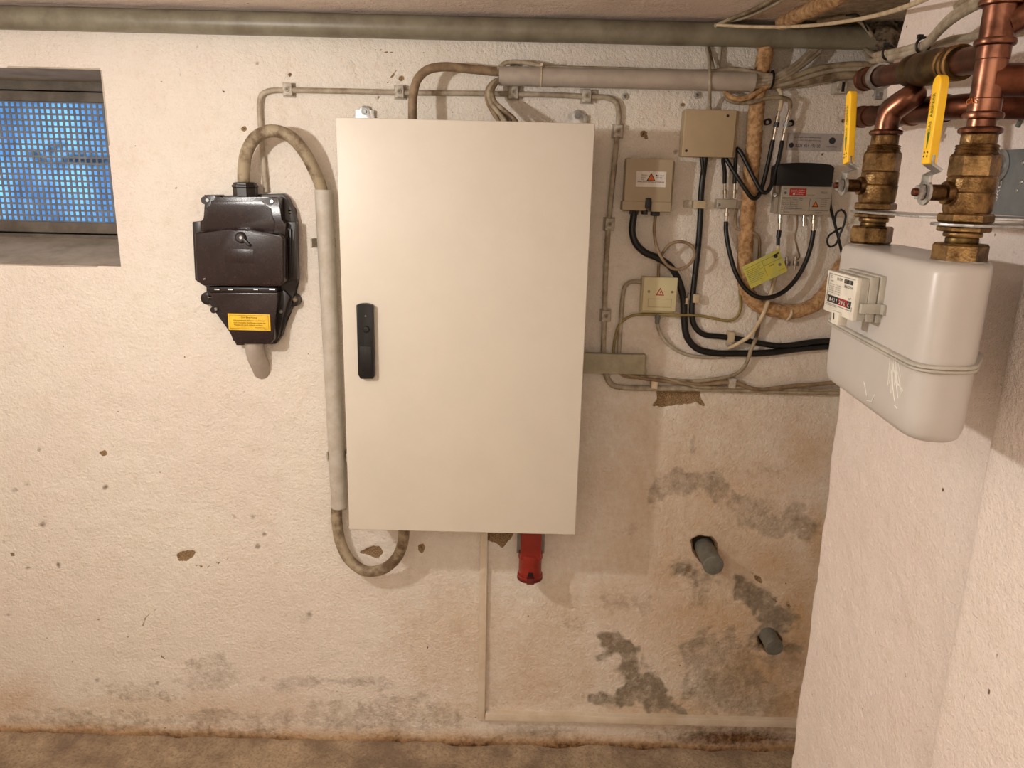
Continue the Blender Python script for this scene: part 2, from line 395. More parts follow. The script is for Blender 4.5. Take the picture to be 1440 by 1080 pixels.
chips = [([(247, 780), (256, 776), (264, 773), (275, 776), (271, 785), (262, 788), (252, 789)], .004),
         ([(505, 777), (520, 770), (532, 768), (539, 777), (532, 785), (519, 781)], .005),
         ([(924, 547), (948, 549), (962, 552), (984, 547), (986, 562), (991, 571), (978, 566), (958, 569), (932, 573), (919, 571), (925, 560)], .008),
         ([(680, 740), (732, 740), (722, 752), (712, 765), (706, 771), (696, 764), (684, 760)], .006),
         ([(586, 767), (596, 764), (598, 774), (592, 781)], .002),
         ([(1058, 806), (1070, 812), (1072, 820), (1064, 818)], .006), ([(1078, 834), (1092, 845), (1100, 852), (1086, 846)], .006), ([(1106, 850), (1114, 852), (1110, 856)], .004),
         ([(966, 797), (973, 800), (971, 806), (965, 803)], .003),
         ([(140, 637), (148, 634), (150, 640), (143, 643)], .002)]
bare = np.zeros(pu.shape); disp = np.zeros(pu.shape); hole = np.zeros(pu.shape)
for poly, dd in chips:
    a = np.array(poly); sel = (pu > a[:, 0].min()-12) & (pu < a[:, 0].max()+12) & (pv > a[:, 1].min()-12) & (pv < a[:, 1].max()+12)
    sd = polydist(pu[sel], pv[sel], poly)+3*(vnoise(Xg[sel], Zg[sel], 90, 5)-.5)
    mk = np.clip(.5-sd/5, 0, 1); bare[sel] = np.maximum(bare[sel], mk)
    disp[sel] -= mk*(dd+.003*(vnoise(Xg[sel], Zg[sel], 120, 6)-.5))
for cx, cy, r, dd in ((343, 181, 5, .006), (407, 105, 4, .006), (564, 110, 5, .006), (905, 188, 6, .008), (909, 193, 4, .006), (961, 147, 4, .004), (950, 214, 4, .003), (1186, 170, 4, .006),
                      (108, 430, 2.4, .002), (20, 690, 5, .002), (60, 738, 5, .002), (82, 795, 4, .002), (10, 865, 4, .003), (148, 345, 3, .002), (355, 728, 3.5, .002), (372, 752, 3.5, .002), (362, 768, 4, .002),
                      (329, 728, 3, .001), (36, 680, 5, .001), (49, 702, 4, .001), (54, 632, 4, .001), (7, 762, 4, .002), (42, 800, 4, .002), (148, 685, 4, .001), (222, 960, 3, .001), (137, 957, 3, .001), (435, 865, 5, .001),
                      (1232, 170, 3, .003), (1010, 430, 2, .001), (277, 66, 3, .001), (254, 105, 2, .001), (362, 89, 2, .001)):
    g = np.exp(-(((pu-cx)+2*(vnoise(Xg, Zg, 150, 3)-.5))**2+(pv-cy)**2)/(r*r)); 
    if dd > .0035: bare = np.maximum(bare, np.clip(g*.85, 0, 1))
    else: damp = np.maximum(damp, .85*np.clip(g*1.3, 0, 1)*(.55+.6*vnoise(Xg, Zg, 130, 19)))
    disp -= dd*g
    if dd > .0035: hole = np.maximum(hole, .8*np.exp(-((pu-cx)**2+(pv-cy)**2)/(r*.4)**2))
for poly, am_, dd in (([(845, 895), (870, 890), (900, 913), (902, 930), (918, 940), (935, 960), (942, 985), (962, 1002), (900, 997), (850, 995), (823, 990), (820, 975), (850, 970), (880, 965), (875, 945), (868, 930), (845, 925)], .95, 0),
             ([(965, 905), (985, 893), (1030, 888), (1040, 900), (1060, 935), (1090, 960), (1085, 990), (1040, 1000), (985, 995), (955, 985), (965, 960), (968, 930), (955, 920)], .66, .001),
             ([(945, 665), (965, 650), (1000, 655), (1020, 670), (1032, 692), (1010, 702), (985, 690), (955, 692), (915, 702), (925, 680)], .62, .001), ([(962, 612), (978, 606), (986, 625), (980, 645), (960, 640)], .6, 0),
             ([(1030, 697), (1060, 700), (1085, 715), (1130, 715), (1158, 730), (1148, 762), (1100, 760), (1060, 745), (1035, 735), (1025, 715)], .62, .001),
             ([(952, 790), (966, 796), (985, 815), (999, 840), (985, 837), (966, 815), (954, 806)], .9, .003), ([(975, 812), (1005, 806), (1008, 818), (985, 822)], .7, .001),
             ([(1040, 815), (1066, 828), (1090, 842), (1128, 864), (1122, 882), (1108, 895), (1090, 900), (1075, 915), (1055, 910), (1042, 900), (1062, 880), (1055, 850), (1035, 835)], .98, .004),
             ([(1098, 908), (1118, 902), (1134, 906), (1128, 917), (1104, 920)], .9, .003), ([(850, 842), (880, 838), (912, 846), (905, 862), (860, 858)], .5, 0),
             ([(380, 955), (420, 950), (520, 955), (560, 962), (520, 968), (400, 966)], .5, 0), ([(262, 930), (310, 918), (345, 935), (380, 960), (330, 975), (275, 972), (230, 985), (60, 975), (120, 962), (240, 962)], .42, 0),
             ([(0, 1000), (150, 1005), (330, 1000), (500, 985), (600, 978), (640, 1000), (670, 1010), (600, 1030), (300, 1026), (0, 1020)], .5, 0)):
    a = np.array(poly); sel = (pu > a[:, 0].min()-30) & (pu < a[:, 0].max()+30) & (pv > a[:, 1].min()-30) & (pv < a[:, 1].max()+30)
    sd = polydist(pu[sel], pv[sel], poly)+22*(vnoise(Xg[sel], Zg[sel], 22, 15)-.5)+10*(vnoise(Xg[sel], Zg[sel], 70, 16)-.5)
    mk = np.clip(.5-sd/9, 0, 1); damp[sel] = np.maximum(damp[sel], mk*am_*(.8+.35*vnoise(Xg[sel], Zg[sel], 35, 17))); disp[sel] -= dd*mk
for poly in ([(974, 760), (984, 755), (1000, 757), (1006, 764), (1005, 778), (1012, 790), (1000, 800), (986, 788), (976, 774)],
             [(1068, 898), (1080, 890), (1092, 892), (1098, 900), (1096, 912), (1082, 918), (1070, 908)]):
    sel = (pu > 950) & (pu < 1130) & (pv > 740) & (pv < 935); sd = polydist(pu[sel], pv[sel], poly)
    mk = np.clip(.5-sd/5, 0, 1); hole[sel] = np.maximum(hole[sel], mk*.95); disp[sel] -= mk*.02; bare[sel] = np.maximum(bare[sel], np.clip(.9-sd/7, 0, 1))
# hairline cracks in the paint
def crack(pts, wpx=1.0):
    for a, b in zip(pts, pts[1:]):
        sel = (pu > min(a[0], b[0])-6) & (pu < max(a[0], b[0])+6) & (pv > min(a[1], b[1])-6) & (pv < max(a[1], b[1])+6)
        x0, y0 = a; ex, ey = b[0]-a[0], b[1]-a[1]
        t = np.clip(((pu[sel]-x0)*ex+(pv[sel]-y0)*ey)/(ex*ex+ey*ey), 0, 1)
        dd = np.hypot(pu[sel]-x0-t*ex, pv[sel]-y0-t*ey)+2.5*(vnoise(Xg[sel], Zg[sel], 60, 9)-.5)
        bare[sel] = np.maximum(bare[sel], .72*np.clip(1.3-np.abs(dd)/wpx, 0, 1)); disp[sel] -= .001*np.clip(1.3-np.abs(dd)/wpx, 0, 1)
crack([(483, 62), (530, 70), (561, 76), (566, 84), (558, 98), (544, 118), (530, 140)], .8)
crack([(5, 755), (14, 775), (24, 790), (40, 800), (48, 808)]); crack([(220, 856), (205, 868), (198, 888), (208, 908), (232, 926)], .9)
crack([(140, 872), (122, 868), (115, 862)], .9); crack([(250, 790), (290, 798), (320, 786)], .6)
dirt = np.maximum(dirt, 0); one = np.ones(pu.shape)
disp += .0035*(vnoise(Xg, Zg, 6, 1)-.5)+.0022*(vnoise(Xg, Zg, 17, 2)-.5)+.0008*(vnoise(Xg, Zg, 60, 3)-.5)
disp -= .012*np.clip((pv-(base_line+4))/16, 0, 1)*vnoise(Xg, Zg, 25, 7)
fade = np.clip(np.minimum.reduce([np.hypot(np.maximum(np.maximum(WX0-Xg, Xg-WX1), 0), np.maximum(np.maximum(WZ0-Zg, Zg-WZ1), 0))])/.01, 0, 1)
disp *= fade
# the wall bulges out at its foot: crumbled plaster
foot = np.clip((pv-(base_line-3))/22, 0, 1)
disp += foot*(.012+.02*vnoise(Xg, Zg, 14, 11))
wall = gridmesh('wall_back', xs, zs, lambda U, V: np.stack([U, -disp, V], -1), 'wall',
                skip=lambda u, v: (u > WX0) & (u < WX1) & (v > WZ0) & (v < WZ1),
                masks={'mask': np.stack([ochre, damp, bare, one], -1), 'mask2': np.stack([dirt, hole, 0*one, one], -1)})

# floor
fx = seg(-2.22, XN+.03, .02); fy = seg(-3.32, -.5, .08)+seg(-.5, .03, .008)[1:]
def floorfn(U, V):
    z = ZF+.006*(vnoise(U, V, 8, 21)-.5)+.004*(vnoise(U, V, 40, 22)-.5)+.02*np.clip((V+.05)/.05, 0, 1)*vnoise(U, V, 18, 23)
    return np.stack([U, V, z], -1)
m, nt, bs = nodes_of('dirty concrete floor'); bs.inputs['Roughness'].default_value = .9
n1 = noise(nt, 7, 6, .7); n2 = noise(nt, 110, 4, .7)
c = mix(nt, ramp(nt, n1.outputs[0], .38, .6), srgb(182, 160, 132), srgb(134, 114, 94))
c = mix(nt, ramp(nt, n2.outputs[0], .45, .8), c, srgb(118, 98, 78)); nt.links.new(c, bs.inputs['Base Color'])
bump(nt, bs, n2.outputs[0], .8, .006); M['floor'] = m
gridmesh('floor', fx, fy, floorfn, 'floor')

# ceiling: one slab, shade and an unpainted dark patch coloured in toward the right corner
cx = seg(-2.22, XN+.03, .02); cy = seg(-3.32, -1.3, .1)+seg(-1.3, .03, .01)[1:]
Cx, Cy = np.meshgrid(cx, cy)
cshade_patch = np.clip((Cx-(.38-.45*(Cy+.0)))/.35+.3*(vnoise(Cx, Cy, 6, 31)-.5), 0, 1)*.9
z0 = 0*Cx
gridmesh('ceiling', cx, cy, lambda U, V: np.stack([U, V, ZC+.004*(vnoise(U, V, 9, 32)-.5)+.002*(vnoise(U, V, 50, 33)-.5)], -1), 'ceiling',
         masks={'mask': np.stack([cshade_patch*.4, cshade_patch, z0, z0+1], -1), 'mask2': np.stack([z0, z0, z0, z0+1], -1)})

# right wall: a wing of wall whose rear edge stands free, the back wall runs on behind it
XR = 0.65
ey = np.interp
def yedge(z): return np.interp(z, [-1.8, -1.27, -.8, -.3, .1, .21, .26, .313, .42], [-.632, -.632, -.628, -.618, -.632, -.646, -.664, -.68, -.684])+.012*(vnoise(z, z*0, 12, 41)-.5)+.008*(vnoise(z, z*0, 45, 42)-.5)
tz = seg(ZF-.01, ZC+.01, .006)
ts = [0, .1, .2, .28]+list(np.linspace(.30, .36, 9))+seg(.365, 1.3, .008)+seg(1.3, 3.0, .06)[1:]
def wing(U, V):
    e = yedge(V); r = .022; x = np.zeros(U.shape); y = np.zeros(U.shape)
    back = U < .30; arc = (U >= .30) & (U <= .3600001); face = U > .3600001
    x = np.where(back, XR+r+(.30-U)*1.2, x); y = np.where(back, e, y)
    th = (U-.30)/.06*PI/2
    x = np.where(arc, XR+r-r*np.sin(th), x); y = np.where(arc, e-r+r*np.cos(th), y)
    n = .006*(vnoise(U, V, 5, 43)-.5)+.003*(vnoise(U, V, 18, 44)-.5)+.0012*(vnoise(U, V, 60, 45)-.5)
    n = n*np.clip((U-.36)/.04, 0, 1)
    x = np.where(face, XR+n, x); y = np.where(face, e-r-(U-.36), y)
    return np.stack([x, y, V], -1)
gridmesh('wall_right', ts, tz, wing, 'wall_right')
# pillar standing 4 cm proud of the right wall, near the camera
XP = .61
def pill(U, V):
    e = -1.158+.006*(vnoise(V, V*0, 9, 51)-.5); r = .025
    arc = U < .1; th = U/.1*PI/2
    x = np.where(arc, XP+r-r*np.sin(th), XP+.004*(vnoise(U, V, 5, 52)-.5)*np.clip((U-.1)/.05, 0, 1)); y = np.where(arc, e-r+r*np.cos(th), e-r-(U-.1))
    back = U < 0
    x = np.where(back, XP+r-U, x); y = np.where(back, e, y)
    return np.stack([x, y, V], -1)
gridmesh('trim_1', [-.05]+list(np.linspace(0, .1, 9))+seg(.105, .6, .012)+seg(.6, 2.1, .1)[1:], tz, pill, 'wall_right')
# remaining shell of the room
bm = nb(); box(bm, -2.26, -2.19, -3.36, .05, ZF-.02, ZC+.03); struct('wall_left', bm, 'wall_plain')
bm = nb(); box(bm, -2.26, 1.1, -3.36, -3.29, ZF-.02, ZC+.03); struct('wall_front', bm, 'wall_plain')
bm = nb(); box(bm, XN-.012, XN+.06, -.75, .06, ZF-.02, ZC+.03); struct('wall_niche', bm, 'wall_plain')

# window in the back wall
bm = nb(); TW = .34
box(bm, WX0, WX1, .0, TW, WZ1, WZ1+.004); box(bm, WX0-.05, WX1+.04, .012, TW, WZ1+.003, WZ1+.05)                                   # lintel
fbz = P(100, 335, -.26).z
prism(bm, [(WX0, .0, WZ0), (WX0, .26, fbz), (WX0, TW, fbz+.004), (WX0, TW, WZ0-.06), (WX0, .012, WZ0-.06), (WX0, .012, WZ0-.004), (WX0, 0, WZ0-.004)], (WX1-WX0, 0, 0))
box(bm, WX0-.05, WX0, .012, TW, WZ0-.05, WZ1+.05); box(bm, WX1, WX1+.04, .012, TW, WZ0-.05, WZ1+.05); box(bm, WX1, WX1+.004, .0, .02, WZ0, WZ1)
win = struct('window_1', bm, 'reveal')
FY = .255
def bar(x0, x1, z0, z1, y0, y1, name, mt='frame', b=.003):
    bm = nb(); box(bm, x0, x1, y0, y1, z0, z1, b); return obj(name, bm, mt, win)
ft, fb = P(100, 118, -FY).z, P(100, 334, -FY).z
t1, b1 = P(80, 143, -FY).z, P(80, 312, -FY).z
bar(WX0, WX1, ft-.018, WZ1, FY+.01, TW, 'frame_top')
bar(WX0, WX1, t1, ft-.022, FY, FY+.05, 'sash_rail')
bar(WX0, WX1, b1-.032, b1, FY, FY+.05, 'sash_rail')
bar(WX0, WX1, fbz-.01, b1-.037, FY+.006, TW, 'frame_bottom'); bar(WX0, WX1, WZ0, b1-.012, FY+.05, TW, 'frame_back'); bar(WX0, WX1, t1+.012, WZ1, FY+.05, TW, 'frame_back')
bar(WX1-.004, WX1, b1, t1, FY, FY+.05, 'sash_stile'); bar(WX0, WX0+.03, b1, t1, FY, FY+.05, 'sash_stile')
bm = nb(); px = .0172; nxb = int((WX1-WX0)/px); nzb = int(round((t1-b1)/px)); pz = (t1-b1)/nzb
for i in range(nxb+1):
    x = WX1-.004-i*px; box(bm, x-.0032, x+.0032, FY+.012, FY+.0145, b1, t1)
for i in range(nzb+1):
    z = b1+i*pz; box(bm, WX0, WX1, FY+.0105, FY+.013, z-.0030, z+.0030)
o = obj('lattice_screen', bm, 'mesh', win); o['kind'] = 'stuff'
m, nt, bs = nodes_of('dirty frosted pane')
tr = nt.nodes.new('ShaderNodeBsdfTranslucent'); gl = nt.nodes.new('ShaderNodeBsdfGlossy'); gl.inputs[1].default_value = .3; gl.inputs[0].default_value = (.3, .3, .3, 1)
n1 = noise(nt, 7, 4, .6); n2 = noise(nt, 60, 3, .6)
cc = mix(nt, ramp(nt, n1.outputs[0], .42, .62), srgb(225, 240, 250), srgb(165, 185, 205)); cc = mix(nt, ramp(nt, n2.outputs[0], .5, .8), cc, srgb(170, 190, 205))
nt.links.new(cc, tr.inputs[0]); mx = nt.nodes.new('ShaderNodeMixShader'); mx.inputs[0].default_value = .08
nt.links.new(tr.outputs[0], mx.inputs[1]); nt.links.new(gl.outputs[0], mx.inputs[2]); nt.links.new(mx.outputs[0], nt.nodes['Material Output'].inputs[0]); M['pane'] = m
bar(WX0, WX1, b1-.01, t1+.01, FY+.028, FY+.031, 'pane', 'pane', 0)
bm = nb(); pc = P(118, 222, -FY-.04); random.seed(11)
for k in range(26):
    a_ = random.uniform(0, 2*PI); q_ = pc+Vector((random.gauss(0, .055), .0, random.gauss(0, .014)))
    L2 = random.uniform(.015, .035); obox(bm, q_, Vector((math.cos(a_), 0, math.sin(a_)*.5))*L2, (0, .002, 0), Vector((-math.sin(a_)*.5, 0, math.cos(a_)))*L2*.35)
o = obj('dry_leaves', bm, 'mortar'); tag(o, 'dark clump of dry leaves lying against the outside of the cellar window', 'leaves'); o['kind'] = 'stuff'

# ================================================================= CEILING PIPE
bm = nb(); r0 = .0275
cyl(bm, (-2.2, -.047, P(0, 25, .047).z), (.985, -.047, P(1240, 54, .047).z), r0, 32)
tag(obj('ceiling_pipe', bm, 'pipe_paint'), 'long grey-green painted pipe running under the ceiling along the back wall', 'pipe')
bm = nb(); bmesh.ops.create_icosphere(bm, subdivisions=4, radius=1)
c0 = P(1243, 50, .05)
for v in bm.verts:
    k = 1+.35*(vnoise(np.float64(v.co.x*3+v.co.y), np.float64(v.co.z*3-v.co.y*2), 2.2, 61)-.5)+.2*(vnoise(np.float64(v.co.x*9), np.float64(v.co.z*9+v.co.y*5), 1.5, 62)-.5)
    v.co = Vector((v.co.x*.042, v.co.y*.045, v.co.z*.036))*k+c0
tag(obj('mortar_lump', bm, 'mortar', ang=180), 'dark crumbly mortar lump packed round the right end of the ceiling pipe', 'mortar')

# ================================================================= CABINET
CD = .22
x0, x1 = -.4265, .1791; z1, z0 = .143, -.9034
cab = thing('distribution_cabinet', 'large ivory steel electrical cabinet hung in the middle of the wall', 'cabinet', ((x0+x1)/2, 0, z0))
bm = nb(); box(bm, x0+.006, x1-.006, -CD+.019, -.012, z0+.006, z1-.006, .003); obj('body', bm, 'cabinet_side', cab)
bm = nb(); box(bm, x0, x1, -CD, -CD+.018, z0, z1, .0025, 3); door = obj('door', bm, 'cabinet', cab)
hx0, hx1, hz0, hz1 = rect(504, 428, 527, 531, CD)
bm = nb(); hp = []
for i in range(9): a = i/8; hp.append((hx0+(hx1-hx0)*a, -CD-.016, hz1+.004*math.sin(PI*a)))
hp += [(hx1, -CD-.016, hz0+.008), (hx1-.004, -CD-.016, hz0+.001), (hx0+.006, -CD-.016, hz0)]
hp += [(hx0, -CD-.016, hz0+.01)]
prism(bm, hp, (0, .0165, 0), .002); h = obj('door_handle', bm, 'black', door)
kp = P(515, 463, CD+.016); bm = nb(); lathe(bm, kp, (0, -1, 0), [(0, .0085), (.003, .0085), (.005, .007), (.0055, .003)], 20); obj('lock_knob', bm, 'black', h) if False else obj('lock_knob', bm, 'black', door)
bm = nb(); kp = P(514, 444.5, CD+.016); lathe(bm, kp, (0, -1, 0), [(0, .0022), (.0008, .0018)], 12); obj('rivet', bm, 'steel_dull', door)
bm = nb()
box(bm, hx0+.006, hx1-.006, -CD-.0172, -CD-.016, hz0+.012, (hz0+hz1)/2-.01, .0005); obj('grip_inset', bm, 'black', door)
for u, v in ((513, 157), (812.5, 163)):
    c = P(u, v, .012); bm = nb()
    wv = .0245; pts = [(c.x-wv, c.y, c.z-.05), (c.x+wv, c.y, c.z-.05), (c.x+wv, c.y, c.z+.004), (c.x+.013, c.y, c.z+.004)]
    pts += [(c.x+.013*math.cos(a), c.y, c.z+.004+.011*math.sin(a)) for a in np.linspace(.2, PI-.2, 9)]+[(c.x-.013, c.y, c.z+.004), (c.x-wv, c.y, c.z+.004)]
    prism(bm, pts, (0, .003, 0), .0005); br = obj('mounting_bracket', bm, 'steel', cab)
    bm = nb(); hexnut(bm, (c.x, c.y-.001, c.z), (0, -1, 0), 0, .004, .0055); lathe(bm, (c.x, c.y, c.z), (0, -1, 0), [(0, .009), (.0012, .009)], 20); obj('bolt', bm, 'steel_dull', br)

# red CEE socket hanging under the cabinet
SD = .085
cxs = P(746, 780, SD); sock = thing('industrial_socket', 'red industrial power socket with hinged lid hanging under the cabinet', 'socket', (cxs.x, -SD, P(746, 812, SD).z))
zt, zm, zb = z0, P(746, 782, SD).z, P(746, 810, SD).z
bm = nb(); box(bm, cxs.x-.030, cxs.x+.030, -SD-.030, -SD+.034, zm+.002, zt+.006, .006); obj('housing', bm, 'red', sock)
bm = nb(); lathe(bm, (cxs.x, -SD, zb), (0, 0, 1), [(0, .030), (.002, .036), (.010, .0365), (.012, .033), (zm-zb-.006, .033), (zm-zb, .036), (zm-zb+.014, .0345)], 36); col = obj('collar', bm, 'red', sock)
bm = nb(); lathe(bm, (cxs.x, -SD, zb-.006), (0, 0, 1), [(0, .028), (.001, .037), (.008, .037), (.009, .03)], 36); obj('lid', bm, 'red_dark', sock)
bm = nb(); box(bm, cxs.x-.010, cxs.x+.012, -SD-.044, -SD-.030, zb-.004, zb+.014, .002); obj('latch', bm, 'red_dark', sock)
bm = nb(); prism(bm, [(cxs.x-.008, -SD-.0375, zb+.018), (cxs.x+.01, -SD-.0375, zb+.018), (cxs.x+.007, -SD-.0375, zb+.028), (cxs.x-.005, -SD-.0375, zb+.028)], (0, .006, 0), .0008); obj('latch_window', bm, 'black', sock)
for s in (-1, 1):
    bm = nb(); box(bm, cxs.x+s*.035-.005, cxs.x+s*.035+.005, -SD+.01, -SD+.013, zm+.004, zt+.002); p = obj('side_plate', bm, 'steel_dull', sock)
    bm = nb(); screw(bm, (cxs.x+s*.034, -SD+.01, (zt+zm)/2+.012), (0, -1, 0), .0035); obj('screw', bm, 'black', p)

# ================================================================= SERVICE BOX (brown)
sb = thing('fuse_connection_box', 'dark brown bakelite house connection box left of the cabinet', 'fuse box', P(340, 483, 0))
def ppoly(pts, d0, d1, b=.003, seg=2):
    bm = nb(); prism(bm, [P(u, v, d1) for u, v in pts], (0, d1-d0, 0), b, seg); return bm
def shift(pts, du, dv=0): return [(u+du, v+dv) for u, v in pts]
# backing casting with lugs
obj('backplate', ppoly([(294, 276), (398, 272), (405, 280), (412, 296), (416, 312), (418, 395), (413, 405), (412, 428), (400, 450), (396, 472), (388, 484), (332, 486), (322, 462), (305, 442), (292, 424), (292, 402), (276, 396), (272, 318), (288, 310), (289, 280)], .004, .032, .004), 'bakelite_dark', sb)
obj('side_casting', ppoly([(392, 312), (416, 312), (418, 392), (398, 400), (392, 400)], .03, .05, .003), 'bakelite_dark', sb)
for k in range(4):
    bm = ppoly([(397+k*5, 322), (399+k*5, 322), (400+k*5, 396-k*3), (398+k*5, 396-k*3)], .03, .070-k*.006, .0008); obj('rib', bm, 'bakelite_dark', sb)
obj('upper_cover', ppoly([(286, 274), (303, 274), (303, 279), (371, 277), (390, 277), (393, 279), (394, 309), (402, 314), (401, 334), (283, 334), (281, 312), (288, 307), (290, 280)], .01, .075, .003), 'bakelite', sb)
obj('raised_panel', ppoly([(297, 282), (368, 282), (374, 290), (381, 293), (382, 305), (386, 311), (385, 326), (285, 325), (285, 314), (291, 308), (291, 292), (297, 288)], .072, .0775, .0012), 'bakelite', sb)
obj('side_flange', ppoly([(270, 312), (282, 311), (283, 326), (276, 328), (279, 396), (274, 394)], .01, .07, .003), 'bakelite_dark', sb)
lid = obj('fuse_lid', ppoly([(273, 329), (279, 325), (325, 326), (332, 322), (346, 322), (353, 327), (394, 328), (399, 334), (399, 398), (393, 403), (285, 402), (276, 395)], .02, .098, .006, 3), 'bakelite', sb)
obj('nameplate_recess', ppoly([(316, 350), (356, 351), (356, 370), (316, 369)], .096, .0988, .0006), 'bakelite', lid)
obj('lid_hinge', ppoly([(290, 404), (388, 405), (389, 411), (290, 410)], .03, .078, .002), 'bakelite_dark', sb)
for u0_, u1_ in ((302, 309), (321, 328), (357, 363), (379, 387)):
    bm = nb(); cyl(bm, P(u0_, 407, .079), P(u1_, 407.4, .079), .0032, 10); obj('hinge_pin', bm, 'steel', sb)
obj('terminal_cover', ppoly([(294, 411), (391, 411), (390, 424), (386, 440), (385, 478), (380, 484), (334, 484), (327, 479), (323, 462), (312, 440), (303, 426)], .015, .074, .004, 3), 'bakelite', sb)
obj('side_wing', ppoly([(388, 411), (399, 408), (408, 418), (398, 446), (391, 476), (385, 480)], .015, .045, .003), 'bakelite_dark', sb)
bm = nb(); lathe(bm, P(345.5, 274, .05), (0, 0, 1), [(-.004, .031), (.018, .031), (.02, .033), (.024, .033), (.026, .029), (.03, .0285), (.032, .022)], 8, rot=PI/8); obj('cable_gland', bm, 'bakelite_dark', sb)
for u, v, d, r in ((292, 281.5, .076, .0055), (382.5, 283, .076, .0055), (405, 323, .052, .005), (395, 438, .046, .005), (304, 434.5, .036, .005)):
    bm = nb(); lathe(bm, P(u, v, d-.02), (0, -1, 0), [(0, r*1.9), (.02, r*1.8)], 18); bo = obj('screw_boss', bm, 'bakelite_dark', sb)
    bm = nb(); screw(bm, P(u, v, d), (0, -1, 0), r, .003); obj('screw', bm, 'steel', bo)
for u, v in ((408, 298), (415, 421), (296, 418)):
    bm = nb(); lathe(bm, P(u, v, .0), (0, -1, 0), [(0, .019), (.026, .017), (.028, .013), (.028, .006)], 20); bo = obj('mounting_lug', bm, 'bakelite_dark', sb)
    bm = nb(); screw(bm, P(u, v, .028), (0, -1, 0), .007, .004); obj('screw', bm, M['cable_old'], bo)
bm = nb(); c = P(339, 334, .098); lathe(bm, c, (0, -1, 0), [(0, .015), (.005, .014), (.008, .010), (.008, .0045)], 20)
obox(bm, P(346.5, 341, .105), (.008, 0, -.008), (.0025, 0, .0025), (0, .003, 0), .001); wsn = obj('wing_screw', bm, 'bakelite_dark', lid)
bm = nb(); screw(bm, P(339, 334, .1045), (0, -1, 0), .0052, .003); obj('screw', bm, 'steel', lid)
bm = nb(); cyl(bm, P(286, 393, .099), P(289, 392, .099), .0025, 10); obj('seal_wire', bm, 'steel', lid)
lx0, lx1, lz0, lz1 = rect(321, 441.5, 380, 464.5, .0745)
bm = nb(); box(bm, lx0, lx1, -.0748, -.074, lz0, lz1, .0002); lab = obj('warning_label', bm, 'yellow_label', sb, label='yellow notice label with black print')
lw = lx1-lx0; lh = lz1-lz0; o0 = (lx0, -.0748, lz0)
bm = nb()
lettering(bm, [('Zur Beachtung', lw*.31, lh*.74, lh*.12, lw*.38), ('Sicherungseinsätze dürfen nur vom Fachmann', lw*.13, lh*.56, lh*.095, lw*.75), ('nach Freischalten des Hausanschlusses der', lw*.13, lh*.42, lh*.095, lw*.76),
               ('Plombe ist nicht zulässig verletzt', lw*.14, lh*.28, lh*.095, lw*.68), ('Stadtwerke', lw*.64, lh*.15, lh*.07, lw*.24)], o0, EX, EZ)
for q in ((.04, .96, .09, .105), (.04, .96, .9, .915), (.04, .045, .09, .915), (.955, .96, .09, .915)): quad(bm, o0, EX, EZ, lw*q[0], lw*q[1], lh*q[2], lh*q[3])
obj('lettering', bm, 'ink', lab)
bm = nb(); tube(bm, [P(356, 470, .045), P(358, 490, .04), P(361, 503, .03), P(366, 514, .01), P(369, 522, -.012)], pw(12.5, P(360, 500)), 16)
tag(obj('cable_stub', bm, 'conduit_upper'), 'short fat grey service cable entering the wall below the brown box', 'cable')

# ================================================================= CABLES
def cable(name, label, pts, wpx, m, cat='cable', flat=1.0, group=None, rough=0, n=10):
    q = [P(*p) for p in pts]; mid = q[len(q)//2]
    bm = nb(); tube(bm, q, pw(wpx/2, mid), n, flat=flat, rough=rough)
    return tag(obj(name, bm, m, ang=60), label, cat, group)
cable('supply_cable', 'thick dirty grey cable looping from brown box through vertical conduit to cabinet',
      [(343, 266, .05), (343, 240, .055), (347, 214, .065), (360, 193, .075), (383, 184, .08), (408, 192, .075), (428, 214, .065), (443, 242, .05), (451, 262, .04), (455, 290, .035), (466, 500, .035), (473, 700, .035),
       (474, 735, .037), (479, 763, .042), (492, 788, .05), (514, 803, .06), (539, 800, .07), (557, 785, .085), (566, 765, .1), (568, 745, .115), (567, 735, .12)], 16, 'cable_old', n=18)
bm = nb(); a, b = P(454.5, 267, .035), P(477, 713, .035); pipe(bm, a, b, pw(11.3, P(465, 490)), pw(10, P(465, 490)), 32)
cdt = tag(obj('cable_conduit', bm, 'conduit'), 'grey vertical plastic conduit tube left of the cabinet', 'conduit')
def clipbase(name, label, p, w_, h_, t_, m='clip', group=None, ears=True):
    th = thing(name, label, 'clip', p, group)
    return th
for (u, v, sx) in ((439, 341, 0), (461, 636, 0)):
    p = P(u+18, v, 0); th = thing('conduit_clip', 'pale plastic clip gripping the '+('upper' if v < 500 else 'lower')+' part of the vertical conduit', 'clip', p)
    bm = nb(); R = pw(13.2, p); cpt = Vector((p.x, -.035, p.z))
    box(bm, p.x-R*1.15, p.x+R*1.15, -.012, 0, p.z-.012, p.z+.012, .002); obj('base', bm, 'clip', th)
    for s in (-1, 1):
        bm = nb(); pts = [Vector((cpt.x+s*R*math.cos(t), cpt.y-R*math.sin(t), p.z)) for t in np.linspace(-.9, .35, 8)]
        pts2 = [Vector((cpt.x+s*(R+.004)*math.cos(t), cpt.y-(R+.004)*math.sin(t), p.z)) for t in np.linspace(.35, -.9, 8)]
        prism(bm, [q-EZ*.012 for q in pts+pts2], (0, 0, .024), 0); obj('arm', bm, 'clip', th)
